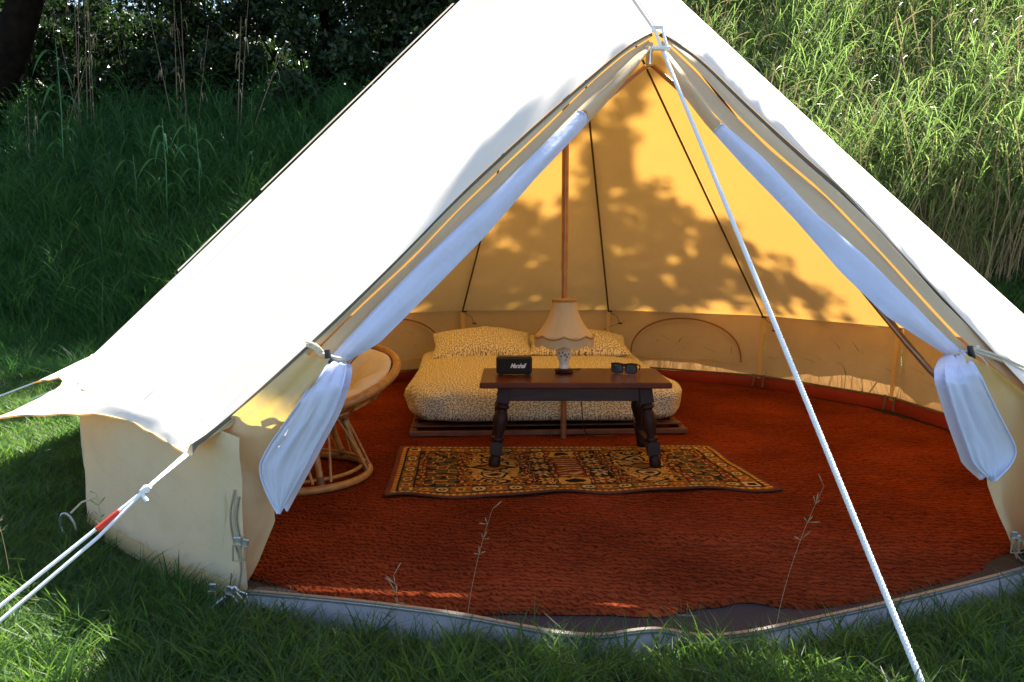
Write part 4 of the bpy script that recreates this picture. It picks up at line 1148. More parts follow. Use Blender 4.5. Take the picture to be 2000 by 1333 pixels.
# ---------------------------------------------------------------- sunglasses
gl = thing('sunglasses', 'black sunglasses lying folded open on the right of the tabletop', 'sunglasses', (.318, -.405, TOP), math.radians(-14))
fr = MB()
for s in (-1, 1):
    pts = [(s*.036+.031*math.copysign(abs(math.cos(a))**.7, math.cos(a)), -.001, .031+.023*math.copysign(abs(math.sin(a))**.75, math.sin(a))-(.004 if math.sin(a) < 0 else 0)) for a in np.linspace(0, 2*PI, 29)[:-1]]
    fr.tube(pts, .0036, 6, close=True)
    L = MB(); L.add([(s*.036, -.002, .030)]+pts, [(0, i_+1, (i_+1) % 28+1) for i_ in range(28)])
    L.build('lens', M['lens'], gl)
    MB().tube([(s*.067, 0, .050), (s*.071, .02, .049), (s*.070, .09, .034), (s*.062, .125, .006)], [.0042, .0036, .003, .003], 6).build('temple_arm', M['black'], gl, True)
fr.tube([(-.07, -.001, .053), (-.035, -.002, .056), (0, -.002, .050), (.035, -.002, .056), (.07, -.001, .053)], .0052, 6)
fr.tube([(-.008, -.002, .040), (0, -.002, .043), (.008, -.002, .040)], .0042, 6)
fr.build('frame', M['black'], gl, True)

# ---------------------------------------------------------------- papasan chair and cushion
ch = thing('rattan_chair', 'round rattan bowl chair on a looped cane base beside the left flap', 'chair', (-1.28, -.90, .022))
def circ(r, z, n=48, c=(0, 0), wob=0): return [(c[0]+r*math.cos(a), c[1]+r*math.sin(a), z+wob*math.sin(2*a)) for a in np.linspace(0, 2*PI, n+1)[:-1]]
MB().tube(circ(.335, .018, 56), .018, 10, close=True).build('base_ring', M['rattan'], ch, True)
MB().tube(circ(.30, .052, 56), .009, 8, close=True).build('lower_ring', M['rattan'], ch, True)
MB().tube(circ(.205, .330, 48), .017, 10, close=True).build('upper_ring', M['rattan'], ch, True)
for k in range(6):
    a = 2*PI*k/6-.95
    A_ = Vector((.205*math.cos(a), .205*math.sin(a), .335)); B_ = Vector((.325*math.cos(a), .325*math.sin(a), .02))
    MB().tube([A_, A_*.5+B_*.5-Vector((math.cos(a), math.sin(a), 0))*.012, B_], .0155, 9).build('leg', M['rattan'], ch, True)
    for (P_, d) in ((A_, .02), (B_, .03)):
        ax = (B_-A_).normalized(); c0 = P_+ax*(.03 if P_ is A_ else -.05); c1 = c0+ax*.035
        MB().tube([c0, c1], .0180, 9).build('cane_binding', M['rattan_wrap'], ch, True)
    # slim loop between this leg and the next
    a2 = a+2*PI/6; pts = []
    for i_ in range(25):
        s = i_/24; b = a+(a2-a)*(.12+.76*s); h = .30*(1-abs(2*s-1)**2.4); 
        r_ = .335-.42*h
        z = .045+h*.90
        pts.append((r_*math.cos(b), r_*math.sin(b), z))
    MB().tube(pts, .0062, 7).build('cane_loop', M['rattan'], ch, True)
# tilted bowl
tl = Matrix.Translation((.055, .06, .47)) @ Matrix.Rotation(math.radians(15), 4, 'X') @ Matrix.Rotation(math.radians(-6), 4, 'Y')
RB = .415
def bw(p): return tl @ Vector(p)
MB().tube([bw(p) for p in circ(RB, 0, 72)], .021, 12, close=True).build('bowl_rim', M['rattan'], ch, True)
MB().tube([bw(p) for p in circ(.20, -.155, 48)], .011, 8, close=True).build('bowl_ring', M['rattan'], ch, True)
MB().tube([bw(p) for p in circ(.33, -.085, 48)], .008, 8, close=True).build('bowl_ring', M['rattan'], ch, True)
for k in range(16):
    a = 2*PI*k/16
    MB().tube([bw((RB*math.cos(a), RB*math.sin(a), 0)), bw((.36*math.cos(a), .36*math.sin(a), -.07)), bw((.20*math.cos(a), .20*math.sin(a), -.155))], .008, 7).build('bowl_rib', M['rattan'], ch, True)
for k in (2, 7, 12):
    a = 2*PI*k/16+.2
    MB().tube([bw((RB*math.cos(a+d), RB*math.sin(a+d), 0)) for d in (-.045, 0, .045)], .0235, 12).build('cane_binding', M['rattan_wrap'], ch, True)
# cushion
V = []; na_, nr_ = 96, 30
for side in (1, -1):
    for j in range(nr_+1):
        t = j/nr_
        for k in range(na_):
            a = 2*PI*k/na_
            r = .388*t
            base = -.165+.17*t*t*1.0
            puff = .075*(1-t**8)*(.60+.40*abs(math.sin(a*5))**.5)*(.45+.55*abs(math.sin(PI*(t*1.9+.12)))**.6)+.012
            n = .012*noise.noise(Vector((r*math.cos(a)*9, r*math.sin(a)*9, side)))
            if t > .99: puff = .004
            V.append(bw((r*math.cos(a), r*math.sin(a), base+ (puff+n if side > 0 else -.012*(1-t**4)))))
F = []
for s in range(2):
    b = s*(nr_+1)*na_
    i2 = np.arange(nr_)[:, None]*na_+b; k2 = np.arange(na_)[None, :]; k3 = (k2+1) % na_
    F.append(np.stack([i2+k2, i2+k3, i2+na_+k3, i2+na_+k2], -1).reshape(-1, 4))
cu = mesh_np('round_cushion', [tuple(v) for v in V], np.concatenate(F), M['cushion'], None, True)
cu.location = ch.location
tag(cu, 'round tufted cream cushion filling the rattan bowl chair', 'cushion')

# ---------------------------------------------------------------- vegetation
def blades(n, spread, h0, h1, w, lean, seed, seg=4, bend=.6, vdir=None):
    """one clump of grass blades: tapered bent strips"""
    r = np.random.default_rng(seed); V = []; F = []
    for b in range(n):
        a = r.random()*2*PI; rr = spread*math.sqrt(r.random()); x0, y0 = rr*math.cos(a), rr*math.sin(a)
        h = h0+(h1-h0)*r.random(); d = r.random()*2*PI; ln = lean*(.3+r.random())*h; fx = r.random()*2*PI
        wd = w*(.6+.8*r.random()); base = len(V)
        for s in range(seg+1):
            t = s/seg
            off = ln*(t**(1.3+bend)); z = h*(t-.28*bend*t**3*(ln/h if h else 0)*1.2)
            cx, cy = x0+off*math.cos(d), y0+off*math.sin(d)
            ww = wd*(1-t**1.6)*.5+.0002
            tx, ty = math.cos(fx), math.sin(fx)
            V += [(cx-tx*ww, cy-ty*ww, z), (cx+tx*ww, cy+ty*ww, z)]
        for s in range(seg): F.append((base+2*s, base+2*s+1, base+2*s+3, base+2*s+2))
    return V, F
def reed_clump(seed, n=6, H=1.7, leafy=11, dry=0):
    """tall reeds: thin stems with long arching leaves. material 0 leaf, 1 straw"""
    r = np.random.default_rng(seed); V = []; F = []; MI = []
    for b in range(n):
        x0, y0 = r.normal(0, .13), r.normal(0, .13); h = H*(.6+.5*r.random()); d = r.random()*2*PI; ln = h*(.08+.38*r.random())
        if r.random() < .75: d = math.radians(10)+r.normal(0, .45)
        isdry = b < dry
        P = []
        for s in range(6):
            t = s/5; P.append(Vector((x0+ln*t**1.5*math.cos(d), y0+ln*t**1.5*math.sin(d), h*t)))
        for ax in ((.0045, 0), (0, .0045)):
            base = len(V)
            for p in P: V.extend([(p.x-ax[0], p.y-ax[1], p.z), (p.x+ax[0], p.y+ax[1], p.z)])
            for s in range(5): F.append((base+2*s, base+2*s+1, base+2*s+3, base+2*s+2)); MI.append(1 if (isdry or s < 3) else 0)
        for q in range(leafy if not isdry else 2):
            t = .18+.82*r.random(); k = min(4, int(t*5)); p = P[k].lerp(P[k+1], t*5-k)
            a = r.random()*2*PI; L = (.20+.30*r.random())*(1.15-.35*t); up = .8+.9*r.random(); w = .005+.006*r.random()
            base = len(V); tx, ty = -math.sin(a), math.cos(a); tw_ = r.normal(0, .4)
            for s in range(5):
                u = s/4; rr = L*u*(.75); z = L*(up*u-.62*u*u*up)
                ww = w*math.sin(PI*min(.999, .12+.88*u))*.5+.0004
                V.extend([(p.x+rr*math.cos(a)-tx*ww, p.y+rr*math.sin(a)-ty*ww, p.z+z-ww*tw_), (p.x+rr*math.cos(a)+tx*ww, p.y+rr*math.sin(a)+ty*ww, p.z+z+ww*tw_)])
            for s in range(4): F.append((base+2*s, base+2*s+1, base+2*s+3, base+2*s+2)); MI.append(1 if isdry else 0)
    return V, F, MI
def scatter(name, label, cat, protos, pts, kind='stuff'):
    """protos: hidden meshes; pts: list of (x, y, z, rot, scale, proto index); geometry nodes put one clump on each point"""
    me = bpy.data.meshes.new(name)
    P = np.array(pts, dtype=np.float32)
    me.vertices.add(len(P)); me.vertices.foreach_set('co', P[:, :3].ravel())
    for nm, col in (('rz', 3), ('sc', 4)):
        at = me.attributes.new(nm, 'FLOAT', 'POINT'); at.data.foreach_set('value', P[:, col].copy())
    at = me.attributes.new('pi', 'INT', 'POINT'); at.data.foreach_set('value', P[:, 5].astype(np.int32))
    o = bpy.data.objects.new(name, me); link(o)
    ng = bpy.data.node_groups.new(name, 'GeometryNodeTree')
    ng.interface.new_socket('Geometry', in_out='INPUT', socket_type='NodeSocketGeometry')
    ng.interface.new_socket('Geometry', in_out='OUTPUT', socket_type='NodeSocketGeometry')
    N, L = ng.nodes, ng.links
    gi = N.new('NodeGroupInput'); go = N.new('NodeGroupOutput'); join = N.new('GeometryNodeJoinGeometry')
    rz = N.new('GeometryNodeInputNamedAttribute'); rz.data_type = 'FLOAT'; rz.inputs[0].default_value = 'rz'
    sc = N.new('GeometryNodeInputNamedAttribute'); sc.data_type = 'FLOAT'; sc.inputs[0].default_value = 'sc'
    pi_ = N.new('GeometryNodeInputNamedAttribute'); pi_.data_type = 'INT'; pi_.inputs[0].default_value = 'pi'
    cx = N.new('ShaderNodeCombineXYZ'); L.new(rz.outputs['Attribute'], cx.inputs['Z'])
    for k, pr in enumerate(protos):
        eq = N.new('FunctionNodeCompare'); eq.data_type = 'INT'; eq.operation = 'EQUAL'
        L.new(pi_.outputs['Attribute'], eq.inputs['A']); eq.inputs['B'].default_value = k
        oi = N.new('GeometryNodeObjectInfo'); oi.inputs['Object'].default_value = pr
        ins = N.new('GeometryNodeInstanceOnPoints')
        L.new(gi.outputs[0], ins.inputs['Points']); L.new(eq.outputs['Result'], ins.inputs['Selection']); L.new(oi.outputs['Geometry'], ins.inputs['Instance'])
        L.new(cx.outputs[0], ins.inputs['Rotation']); L.new(sc.outputs['Attribute'], ins.inputs['Scale'])
        L.new(ins.outputs[0], join.inputs[0])
    L.new(join.outputs[0], go.inputs[0])
    md = o.modifiers.new('clumps', 'NODES'); md.node_group = ng
    tag(o, label, cat, None, kind)
    return o
def proto(name, VF, mat_, mats=None):
    me = bpy.data.meshes.new(name); me.from_pydata(VF[0], [], VF[1])
    if mats:
        for m_ in mats: me.materials.append(m_)
        me.polygons.foreach_set('material_index', np.array(VF[2], dtype=np.int32))
    else: me.materials.append(mat_)
    return bpy.data.objects.new(name, me)                # never linked: it only lends its mesh
lawn_p = [proto('grass_clump', blades(30, .085, .03, .10+.02*(k % 3), .0042+.0014*(k % 3), .9, 10+k), M['grass']) for k in range(6)]
lawn_p += [proto('grass_tuft', blades(22, .05, .08, .20, .008, .8, 30+k), M['grass']) for k in range(3)]
tall_p = [proto('tall_grass', blades(46, .17, .10+.05*k, .40+.07*k, .0055+.0015*k, .6+.15*k, 50+k, 5), M['tall_grass']) for k in range(5)]
reed_p = [proto('reed_clump', reed_clump(70+k, 7, 1.75, 17, dry=(3 if k % 2 else 2)), None, [M['reed'], M['straw']]) for k in range(6)]
R = np.random.default_rng(5)
def visible_ground(x, y, margin=.35):
    d = Vector((x, y, T(x, y)+.2))-Vector(camo.location)
    z = d.dot(fw); 
    if z < .9: return False
    right = Vector((math.cos(yaw), math.sin(yaw), 0))
    return abs(d.dot(right)/z) < 1000/1573+margin/z*1.5+.04
pts = []
# lawn in front and beside
n = 0
while n < 15000:
    x = R.uniform(-5.5, 4.5); y = R.uniform(-3.7, 3.2); r = math.hypot(x, y)
    if r < 2.53 or not visible_ground(x, y): continue
    a_ = math.atan2(y, x)
    tuft = R.random() < .10
    edge = r < 2.75
    pts.append((x, y, T(x, y)-.005, R.uniform(0, 6.28), (R.uniform(.6, 1.25) if not tuft else R.uniform(.5, 1.0))*(1 if not edge else .9), R.integers(0, 6) if not tuft else R.integers(6, 9))); n += 1
# denser strip near the camera in front of the sill
for _ in range(4200):
    x = R.uniform(-2.2, 2.6); y = R.uniform(-3.3, -2.0)
    if math.hypot(x, y) < 2.60: continue
    pts.append((x, y, -.005, R.uniform(0, 6.28), R.uniform(.5, 1.05), R.integers(0, 9)))
scatter('lawn_grass', 'short green lawn grass around the tent', 'grass', lawn_p, pts)
pts = []; n = 0
while n < 7500:
    x = R.uniform(-11, 11); y = R.uniform(1.6, 10.5)
    if math.hypot(x, y) < 2.9 or not visible_ground(x, y): continue
    if x > 1.2: continue
    right = False
    pts.append((x, y, T(x, y)-.01, R.uniform(0, 6.28), R.uniform(.35, .6) if right else R.uniform(.6, 1.25)*(1 if y > 2.8 else .6), R.integers(0, 5))); n += 1
for _ in range(420):                                     # rank growth against the back of the tent
    a = math.radians(R.uniform(10, 175)); r_ = R.uniform(2.72, 3.1); x, y = r_*math.cos(a), r_*math.sin(a)
    pts.append((x, y, T(x, y)-.01, R.uniform(0, 6.28), R.uniform(.45, .95), R.integers(0, 5)))
scatter('tall_grass', 'dense dark green long grass on the bank behind the tent', 'grass', tall_p, pts)
pts = []; n = 0
while n < 5600:
    x = R.uniform(.6, 13); y = R.uniform(3.9, 15)
    if not visible_ground(x, y, .8): continue
    if y + .12*x < 4.45+.5*noise.noise(Vector((x, y, 0))): continue
    pts.append((x, y, T(x, y)-.02, R.uniform(-.7, .7), R.uniform(.55, 1.25), R.integers(0, 6))); n += 1
scatter('reed_bed', 'tall sunlit green reeds with dry stalks covering the slope on the right', 'reeds', reed_p, pts)

weed_p = []
for k in range(4):
    v_, f_, m_ = reed_clump(170+k, 5, .8, 13, 0)
    weed_p.append(proto('weed_clump', (v_, f_, [0]*len(f_)), None, [M['weed'], M['weed']]))
pts = []; n = 0
while n < 1500:
    x = R.uniform(-11, .5); y = R.uniform(2.6, 7.6)
    if math.hypot(x, y) < 3.2 or not visible_ground(x, y) or R.random() > .25+.75*ss(3, 6.5, y)+.4*noise.noise(Vector((x, y, 0))): continue
    pts.append((x, y, T(x, y)-.02, R.uniform(0, 6.28), R.uniform(.45, 1.1)*(.7+.5*ss(3, 7, y)), R.integers(0, 4))); n += 1
scatter('bank_weeds', 'rough green weeds and nettles blending the left bank into the trees', 'weeds', weed_p, pts)
pts = []; n = 0
while n < 3600:
    x = R.uniform(1.0, 11); y = R.uniform(1.2, 5.4)
    if math.hypot(x, y) < 2.7 or not visible_ground(x, y): continue
    pts.append((x, y, T(x, y)-.01, R.uniform(0, 6.28), R.uniform(1.1, 2.2), R.integers(0, 9))); n += 1
scatter('bank_grass', 'sunny green grass at the foot of the reeds on the right', 'grass', lawn_p, pts)

# single stems and flowers near the tent wall
def seed_stem(x, y, h, lean, label, col='straw', loc_z=0.0, n=10, arch=.0, heading=0.0):
    t = thing('seeding_grass', label, 'grass stem', (x, y, loc_z), 0, 'single seeding grass stems by the tent')
    P = [Vector((lean*(s**2)*math.cos(heading), lean*(s**2)*math.sin(heading), h*(s-arch*s**3))) for s in np.linspace(0, 1, 12)]
    MB().tube(P, [.0010*(1-.6*i_/11) for i_ in range(12)], 5).build('stalk', M[col], t, True)
    mb = MB(); r = np.random.default_rng(int(abs(x)*1000))
    for k in range(n):
        s = 1-.28*k/n; p = P[int(s*11)]
        q = p+Vector((r.uniform(-.02, .02), r.uniform(-.015, .015), r.uniform(.0, .02)))
        mb.tube([p, (p+q)/2, q, q+(q-p)*.4], [.0004, .0009, .0016, .0004], 5)
    mb.build('seed_head', M[col], t, True)
for (x, y, h, ln, lb, c_, hd) in [
    (-1.86, -2.06, .60, .16, 'tall arching seed stem in front of the left wall', 'tall_grass', .0),
    (-1.62, -2.24, .26, .03, 'short seed stem in front of the left wall hem', 'tall_grass', 2.),
    (-1.36, -2.40, .40, -.03, 'green spike of grass rising before the cream wall', 'grass', 0.),
    (-1.18, -2.50, .22, .05, 'bent grass stem beside the front left corner', 'tall_grass', 0.),
    (-1.75, -2.30, .33, -.04, 'pale seed head low before the left wall', 'straw', 0.),
    (.55, -2.60, .50, .16, 'thin golden seed stem leaning over the door sill', 'straw', .5),
    (-.26, -2.62, .44, .08, 'faint seed stem crossing the carpet edge at centre', 'straw', .4),
    (-.42, -2.65, .28, -.02, 'short pale seed stem before the door sill', 'straw', .4)]:
    seed_stem(x, y, h, ln, lb, c_, -.005, heading=hd)
def clover(x, y, h, label):
    t = thing('clover_flower', label, 'flower', (x, y, 0), 0, 'white flowers in the lawn')
    MB().tube([(0, 0, 0), (.004, 0, h)], .0015, 5).build('stalk', M['grass'], t, True)
    mb = MB(); r = np.random.default_rng(int(abs(x)*997))
    for k in range(26):
        a = r.uniform(0, 6.28); e = r.uniform(-.3, 1.5); d = Vector((math.cos(a)*math.cos(e), math.sin(a)*math.cos(e), math.sin(e)))
        c0 = Vector((.004, 0, h)); mb.tube([c0, c0+d*.007, c0+d*.013+Vector((0, 0, .006*r.random()))], [.001, .0025, .0008], 5)
    mb.build('petals', M['white_fl'], t, True)
clover(.335, -2.82, .055, 'white flower head in the dark grass at the bottom edge')
clover(-.055, -2.80, .035, 'pale fluffy flower in the grass below the door sill')

# dry canes and young cane plants on the left bank
def cane_plant(x, y, spec, label, seed, group='dry canes on the left bank'):
    z0 = T(x, y); t = thing('dry_cane', label, 'cane', (x, y, z0), 0, group)
    r = np.random.default_rng(seed)
    for (dx, ln, h, wd) in spec:
        a = r.uniform(-.4, .4) + (0 if ln >= 0 else PI)
        P = [Vector((dx+abs(ln)*s**1.2*math.cos(a), abs(ln)*s*math.sin(a)*.4, h*s)) for s in np.linspace(0, 1, 9)]
        MB().tube(P, [wd*.85*(1-.55*i_/8) for i_ in range(9)], 6).build('cane', M['cane'], t, True)
        mb = MB()
        for k in range(4):
            s = .45+.55*r.random(); i_ = min(7, int(s*8)); p = P[i_]; b = r.uniform(0, 6.28); L = r.uniform(.08, .2)
            Q = [p, p+Vector((math.cos(b)*L*.4, math.sin(b)*L*.4, L*.35)), p+Vector((math.cos(b)*L*.6, math.sin(b)*L*.6, -L*.1)), p+Vector((math.cos(b)*L*.62, math.sin(b)*L*.62, -L*.7))]
            w = .005
            base = [Q[0], Q[1], Q[2], Q[3]]; V = []
            for j, q in enumerate(base):
                ww = w*(.5, 1, .8, .1)[j]; V += [q+Vector((-math.sin(b)*ww, math.cos(b)*ww, 0)), q-Vector((-math.sin(b)*ww, math.cos(b)*ww, 0))]
            mb.add(V, [(0, 1, 3, 2), (2, 3, 5, 4), (4, 5, 7, 6)])
        mb.build('dry_leaves', M['straw'], t)
cane_plant(-6.45, 5.85, [(0, .15, 2.5, .0075), (.05, .03, 2.9, .0075), (.14, .10, 3.0, .0075), (.20, .06, 2.7, .006), (-.30, .75, 1.9, .008), (.1, -.35, 2.2, .006), (.24, .02, 2.4, .006)], 'tall cluster of pale dry canes, the leftmost tall one on the bank', 1)
cane_plant(-6.55, 5.0, [(0, .03, 1.3, .006), (.06, .05, 1.1, .006), (.03, -.05, .9, .005)], 'short dry canes at the far left of the bank', 2)
cane_plant(-5.10, 5.9, [(0, -.45, 2.4, .0075), (.0, .03, 2.3, .0075), (.12, .0, 2.1, .007), (.18, -.16, 2.0, .006), (.22, .25, 1.8, .006)], 'crossing pale dry canes in the middle of the left bank', 3)
cane_plant(-4.15, 5.5, [(0, .12, 1.9, .008), (.06, .62, 1.6, .008), (.02, .20, 2.1, .006)], 'two leaning dry canes with curled leaves nearest the tent roof', 4)
def young_cane(x, y, h, n, label, seed):
    z0 = T(x, y); t = thing('young_cane', label, 'cane plant', (x, y, z0), 0, 'young green cane plants on the left bank')
    r = np.random.default_rng(seed)
    MB().tube([(0, 0, 0), (.02, 0, h*.6), (.0, 0, h)], [.008, .006, .003], 6).build('stem', M['cane_leaf'], t, True)
    for k in range(n):
        zz = h*(.25+.75*k/n); a = (k % 2)*PI+r.normal(0, .5); L = r.uniform(.28, .5); up = r.uniform(.3, 1.1)
        V = []
        for s in range(9):
            u = s/8; rr = L*u*.7; z = zz+L*(up*u-1.5*u*u*(.6+.3*up)); w = .027*math.sin(PI*min(.995, .15+.85*u))
            V += [(rr*math.cos(a), rr*math.sin(a)-w, z), (rr*math.cos(a), rr*math.sin(a), z-.004), (rr*math.cos(a), rr*math.sin(a)+w, z)]
        F = []
        for s in range(8):
            b = 3*s; F += [(b, b+1, b+4, b+3), (b+1, b+2, b+5, b+4)]
        mesh_np('leaf', V, F, M['cane_leaf'], t, True)
young_cane(-4.35, 4.0, 1.25, 10, 'broad leaved green cane plant in front of the others', 11)
young_cane(-4.05, 4.15, 1.1, 8, 'green cane plant just right of the broad leaved one', 12)
young_cane(-6.0, 4.8, 1.9, 8, 'green cane plant among the dry canes at far left', 13)
young_cane(-4.75, 4.1, .8, 6, 'small green cane plant left of centre on the bank', 14)

# ---------------------------------------------------------------- trees
def leaf_cloud(centres, n, size, seed, squash=.7):
    """leaf-sized faces around a list of clump centres (x, y, z, radius)"""
    r = np.random.default_rng(seed); C = np.array(centres)
    w = C[:, 3]**2; idx = r.choice(len(C), n, p=w/w.sum())
    d = r.normal(size=(n, 3)); d /= np.linalg.norm(d, axis=1, keepdims=True); rad = r.random(n)**.45
    P = C[idx, :3]+d*(C[idx, 3]*rad)[:, None]*np.array([1, 1, squash])
    a = r.normal(size=(n, 3)); a[:, 2] -= .35; a /= np.linalg.norm(a, axis=1, keepdims=True)
    b = np.cross(a, r.normal(size=(n, 3))); b /= np.linalg.norm(b, axis=1, keepdims=True)
    L = size*(.6+.8*r.random(n))[:, None]; W = L*.22
    c_ = np.cross(a, b)*L*.10
    V = np.stack([P-a*L*.5, P+b*W+c_, P+a*L*.5, P-b*W+c_], 1).reshape(-1, 3)
    F = np.arange(4*n).reshape(n, 4)
    return V, F
def limbs(mb, base, top, r0, seed, levels=5, spread=1.6, ends=None, droop=0.):
    r = np.random.default_rng(seed)
    base, top = Vector(base), Vector(top)
    P = [base.lerp(top, t)+Vector((r.normal(0, .07), r.normal(0, .07), 0))*(1 if 0 < t < 1 else 0) for t in np.linspace(0, 1, 7)]
    mb.tube(P, [r0*(1-.10*i_/1) if i_ == 0 else r0*(1-.11*i_) for i_ in range(7)], 10)
    for k in range(levels):
        s = .4+.55*k/levels; p = base.lerp(top, s); a = r.uniform(0, 6.28); L = spread*(.6+.6*r.random())
        e = p+Vector((math.cos(a)*L, math.sin(a)*L, L*(.55+.4*r.random())-droop))
        m_ = p.lerp(e, .5)+Vector((0, 0, .12*L))
        mb.tube([p, m_, e], [r0*.38, r0*.24, r0*.10], 7)
        if ends is not None: ends.append(e)
def tree(label, base, top, r0, clumps, nleaf, lsize, seed, mt_='leaf_dark', name='broadleaf_tree', group='trees behind the tent', lv=6, spread=1.5):
    x, y = base[0], base[1]; z = T(x, y)-.1
    t = thing(name, label, 'tree', (x, y, z), 0, group)
    ends = []; mb = MB()
    limbs(mb, (0, 0, 0), (top[0]-x, top[1]-y, top[2]-z), r0, seed, lv, spread, ends)
    mb.build('trunk', M['bark'], t, True)
    r = np.random.default_rng(seed+5); cl = []
    for (cx, cy, cz, cr, cn) in clumps:
        for _ in range(cn):
            d = r.normal(size=3); d /= np.linalg.norm(d); k = cr*r.random()**.4
            cl.append((cx-x+d[0]*k, cy-y+d[1]*k, cz-z+.5+d[2]*k*.75, r.uniform(.22, .5)*max(.7, cr/1.6)))
    V, F = leaf_cloud(cl, nleaf, lsize, seed+9)
    mesh_np('crown', V, F, M[mt_], t)
    return t
tree('big leaning dark tree at the far left edge', (-8.3, 6.2), (-5.6, 6.0, 7.4), .30, [(-6.8, 5.8, 4.9, 1.5, 26), (-5.6, 6.0, 6.2, 1.8, 24)], 9000, .12, 21, lv=5)
tree('slim dark trunk behind the crossing dry canes', (-5.9, 7.6), (-5.7, 7.4, 8.0), .13, [(-5.9, 7.9, 4.3, 1.5, 26), (-5.0, 7.7, 6.0, 1.8, 22)], 10000, .11, 22)
tree('dark tree with twin stems left of the tent top', (-3.5, 7.6), (-3.6, 7.6, 8.0), .20, [(-4.2, 7.8, 4.4, 1.6, 30), (-3.0, 7.9, 5.0, 1.7, 30), (-2.6, 8.0, 3.6, 1.2, 20)], 15000, .11, 23)
tree('dark tree trunk just beside the white roof edge', (-2.35, 7.2), (-2.2, 7.1, 8.0), .17, [(-1.9, 7.5, 4.6, 1.5, 26), (-1.2, 7.8, 5.8, 1.6, 24)], 12000, .11, 24)
tree('dark tree further back on the left', (-8.8, 9.2), (-8.6, 9.0, 8.5), .24, [(-8.6, 9.3, 4.6, 2.2, 36), (-7.0, 9.6, 4.4, 1.8, 26)], 14000, .13, 25)
# low understorey, each bush a thing
def bush(label, x, y, rx, rz_, n, seed, mt_='leaf_dark', ls=.10):
    z = T(x, y); t = thing('shrub', label, 'shrub', (x, y, z), 0, 'dark shrubs under the trees')
    r = np.random.default_rng(seed); mb = MB(); cl = []
    for k in range(9):
        a = r.uniform(0, 6.28); e = Vector((math.cos(a)*rx*.7*r.random(), math.sin(a)*rx*.5*r.random(), rz_*(.5+.5*r.random())))
        mb.tube([(0, 0, 0), (e.x*.4, e.y*.4, e.z*.5), e], [.03, .02, .008], 6)
    mb.build('stems', M['bark'], t, True)
    for k in range(26):
        cl.append((r.normal(0, rx*.45), r.normal(0, rx*.3), abs(r.normal(rz_*.5, rz_*.28)), r.uniform(.2, .42)*rx*.6))
    V, F = leaf_cloud(cl, n, ls, seed)
    mesh_np('foliage', V, F, M[mt_], t)
for k, (x, y, rx, rz_, lb) in enumerate([(-8.6, 7.0, 1.7, 2.3, 'dark shrub filling the far left under the leaning tree'), (-6.6, 7.4, 1.6, 2.1, 'dark shrub behind the leftmost dry cane cluster'), (-5.0, 7.3, 1.5, 2.2, 'dark shrub behind the green cane plants'), (-3.6, 7.0, 1.5, 2.2, 'dark shrub behind the leaning dry canes'), (-2.3, 6.9, 1.4, 2.3, 'dark shrub touching the left roof edge'), (-.9, 7.4, 1.4, 2.4, 'dark shrub hidden mostly by the tent roof'), (-6.0, 9.5, 2.2, 3.0, 'deep dark shrub far back left of centre'), (-3.2, 9.6, 2.2, 3.2, 'deep dark shrub far back near the tent top'), (-9.6, 9.8, 2.4, 3.2, 'deep dark shrub far back at the left edge'), (-7.9, 8.4, 1.8, 2.6, 'dark shrub between the leaning tree and the slim trunk'), (-1.2, 9.4, 2.2, 3.0, 'deep dark shrub behind the tent top')]):
    bush(lb, x, y, rx, rz_, 7500, 40+k)
tree('overhanging tree with bare pale twigs above the reeds', (3.6, 11.5), (3.2, 10.8, 8.5), .2, [(2.4, 9.6, 5.2, 1.2, 26), (4.4, 9.9, 5.6, 1.1, 20), (3.4, 10.2, 6.4, 1.6, 20)], 12000, .11, 26, mt_='leaf_mid')
# the tall trees whose shade falls on the lawn and the tent
tree('tall shading tree standing behind the tent', (-1.9, 9.4), (-3.0, 8.8, 9.2), .26, [(-2.2, 7.6, 8.2, 2.2, 60), (-4.4, 8.4, 8.2, 2.2, 50), (-.8, 8.8, 8.8, 1.6, 30), (-3.2, 5.6, 6.6, 1.2, 14)], 9500, .17, 27, spread=2.2)
OFFS = 10.0
st = thing('shade_tree', 'tall tree behind the tent whose leafy branches shade its back roof', 'tree', (1.1, 8.8, T(1.1, 8.8)-.1))
base_ = Vector((1.1, 8.8, T(1.1, 8.8)-.1))
mb = MB(); limbs(mb, (0, 0, 0), (.5, -.3, 10.0), .24, 90, 6, 1.8, None)
cl = []; SD = np.array(SUN)
for (x, y, z, rx, rz_, den) in G['shade_blobs']:
    cpt = np.array([x, y, z])+SD*(OFFS+R.uniform(-.5, .5)); cl.append((cpt, rx*1.1, rz_*1.1, den))
# boughs from the trunk out to the clusters
for k, (cpt, rx, rz_, den) in enumerate(cl):
    if k % 5 == 0 and k < len(G['shade_blobs']):
        e = Vector(cpt)-base_; a = Vector((.25, -.1, max(2.5, min(9.5, e.z-1.2))))
        m_ = a.lerp(e, .5)+Vector((0, 0, .35))
        mb.tube([a, m_, e], [.04, .022, .008], 6)
mb.build('trunk', M['bark'], st, True)
VV = []; r = np.random.default_rng(77)
def cluster(c, rad, n, ls, rz=None):
    out = []
    d = r.normal(size=(n, 3)); d /= np.linalg.norm(d, axis=1, keepdims=True)
    P = c+d*(np.array([rad, rad, rz if rz else rad])*(r.random((n, 1))**.5))
    a = r.normal(size=(n, 3)); a /= np.linalg.norm(a, axis=1, keepdims=True)
    b = np.cross(a, r.normal(size=(n, 3))); b /= np.linalg.norm(b, axis=1, keepdims=True)
    L = (ls*(.6+.8*r.random(n)))[:, None]; W = L*.3
    return np.stack([P-a*L*.5, P+b*W, P+a*L*.5, P-b*W], 1).reshape(-1, 3)
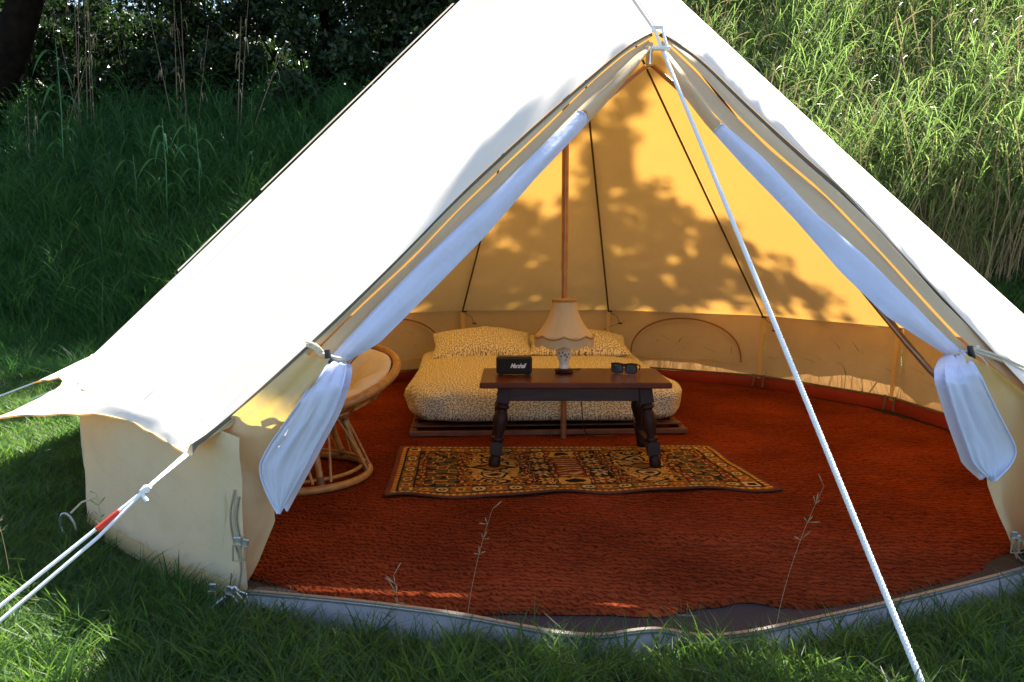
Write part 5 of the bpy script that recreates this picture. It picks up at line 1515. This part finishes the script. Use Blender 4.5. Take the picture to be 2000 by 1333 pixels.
for (cpt, rx, rz_, den) in cl:
    if den == 0: VV.append(cluster(cpt-np.array(base_), .05, 12, .055, .03)); continue
    rx, rz_ = max(rx, .05), max(rz_, .05); m_ = max(4, int(den*rx*rz_*520))
    for _ in range(m_):                                  # sprays of leaves, not balls
        d = r.normal(size=3)*np.array([rx, rx, rz_])*.62
        VV.append(cluster(cpt-np.array(base_)+d, r.uniform(.07, .15), 30, .085, r.uniform(.04, .10)))
# unseen leaf clusters added to shade the lawn and sill before the door
for (gx_, gy_, gr, nn, LL) in [(.3, -2.95, .45, 1700, 7.5), (.95, -2.75, .40, 1500, 7.5), (-.45, -3.0, .45, 1700, 7.5), (1.6, -2.6, .40, 1300, 7.5), (-.95, -3.0, .30, 700, 7.4), (-.82, -2.75, .18, 300, 7.6), (-.5, -2.6, .14, 130, 7.5), (-.2, -2.6, .14, 130, 7.3), (.1, -2.55, .14, 130, 7.6), (-.15, -2.40, .12, 150, 7.3), (-.1, -2.5, .11, 150, 7.2), (.35, -2.46, .11, 150, 7.5), (.05, -2.38, .12, 150, 7.5), (.25, -2.36, .12, 150, 7.2), (.45, -2.36, .12, 150, 7.4), (.65, -2.36, .12, 150, 7.6), (.85, -2.36, .12, 150, 7.2), (1.05, -2.36, .12, 150, 7.4), (1.25, -2.38, .12, 150, 7.5), (.4, -2.52, .14, 130, 7.4), (.7, -2.5, .14, 130, 7.5), (1.0, -2.45, .14, 130, 7.3)]:
    cpt = np.array([gx_, gy_, 0])+SD*LL
    VV.append(cluster(cpt-np.array(base_), gr, nn, .10, gr*.5))
VV = np.concatenate(VV)
# gap cut in the leaves so that sun reaches the lower front rope
q = VV.reshape(-1, 4, 3).mean(1)+np.array(base_); q = q-SD*(q[:, 2:3]/SD[2]); a_, b_ = np.array([-.395, -2.32]), np.array([.885, -2.87])
tt = np.clip(((q[:, :2]-a_)@(b_-a_))/((b_-a_)@(b_-a_)), -.1, 1.1); dd = np.linalg.norm(q[:, :2]-(a_+tt[:, None]*(b_-a_)), axis=1)
VV = VV.reshape(-1, 4, 3)[(dd > .05) | (tt < .38)].reshape(-1, 3)
mesh_np('crown', VV, np.arange(len(VV)).reshape(-1, 4), M['leaf_dark'], st)

# far wood closing the view on the left
cl = []
rr = np.random.default_rng(8)
for _ in range(420):
    x = rr.uniform(-22, 3.5); y = rr.uniform(12.5, 17); z = T(x, y)+abs(rr.normal(0, 2.3)); cl.append((x, y, z, rr.uniform(.5, 1.1)))
V, F = leaf_cloud(cl, 42000, .26, 99)
tag(mesh_np('far_woodland', V, F, M['leaf_dark']), 'dark mass of woodland closing the view behind the left bank', 'woodland', None, 'stuff')
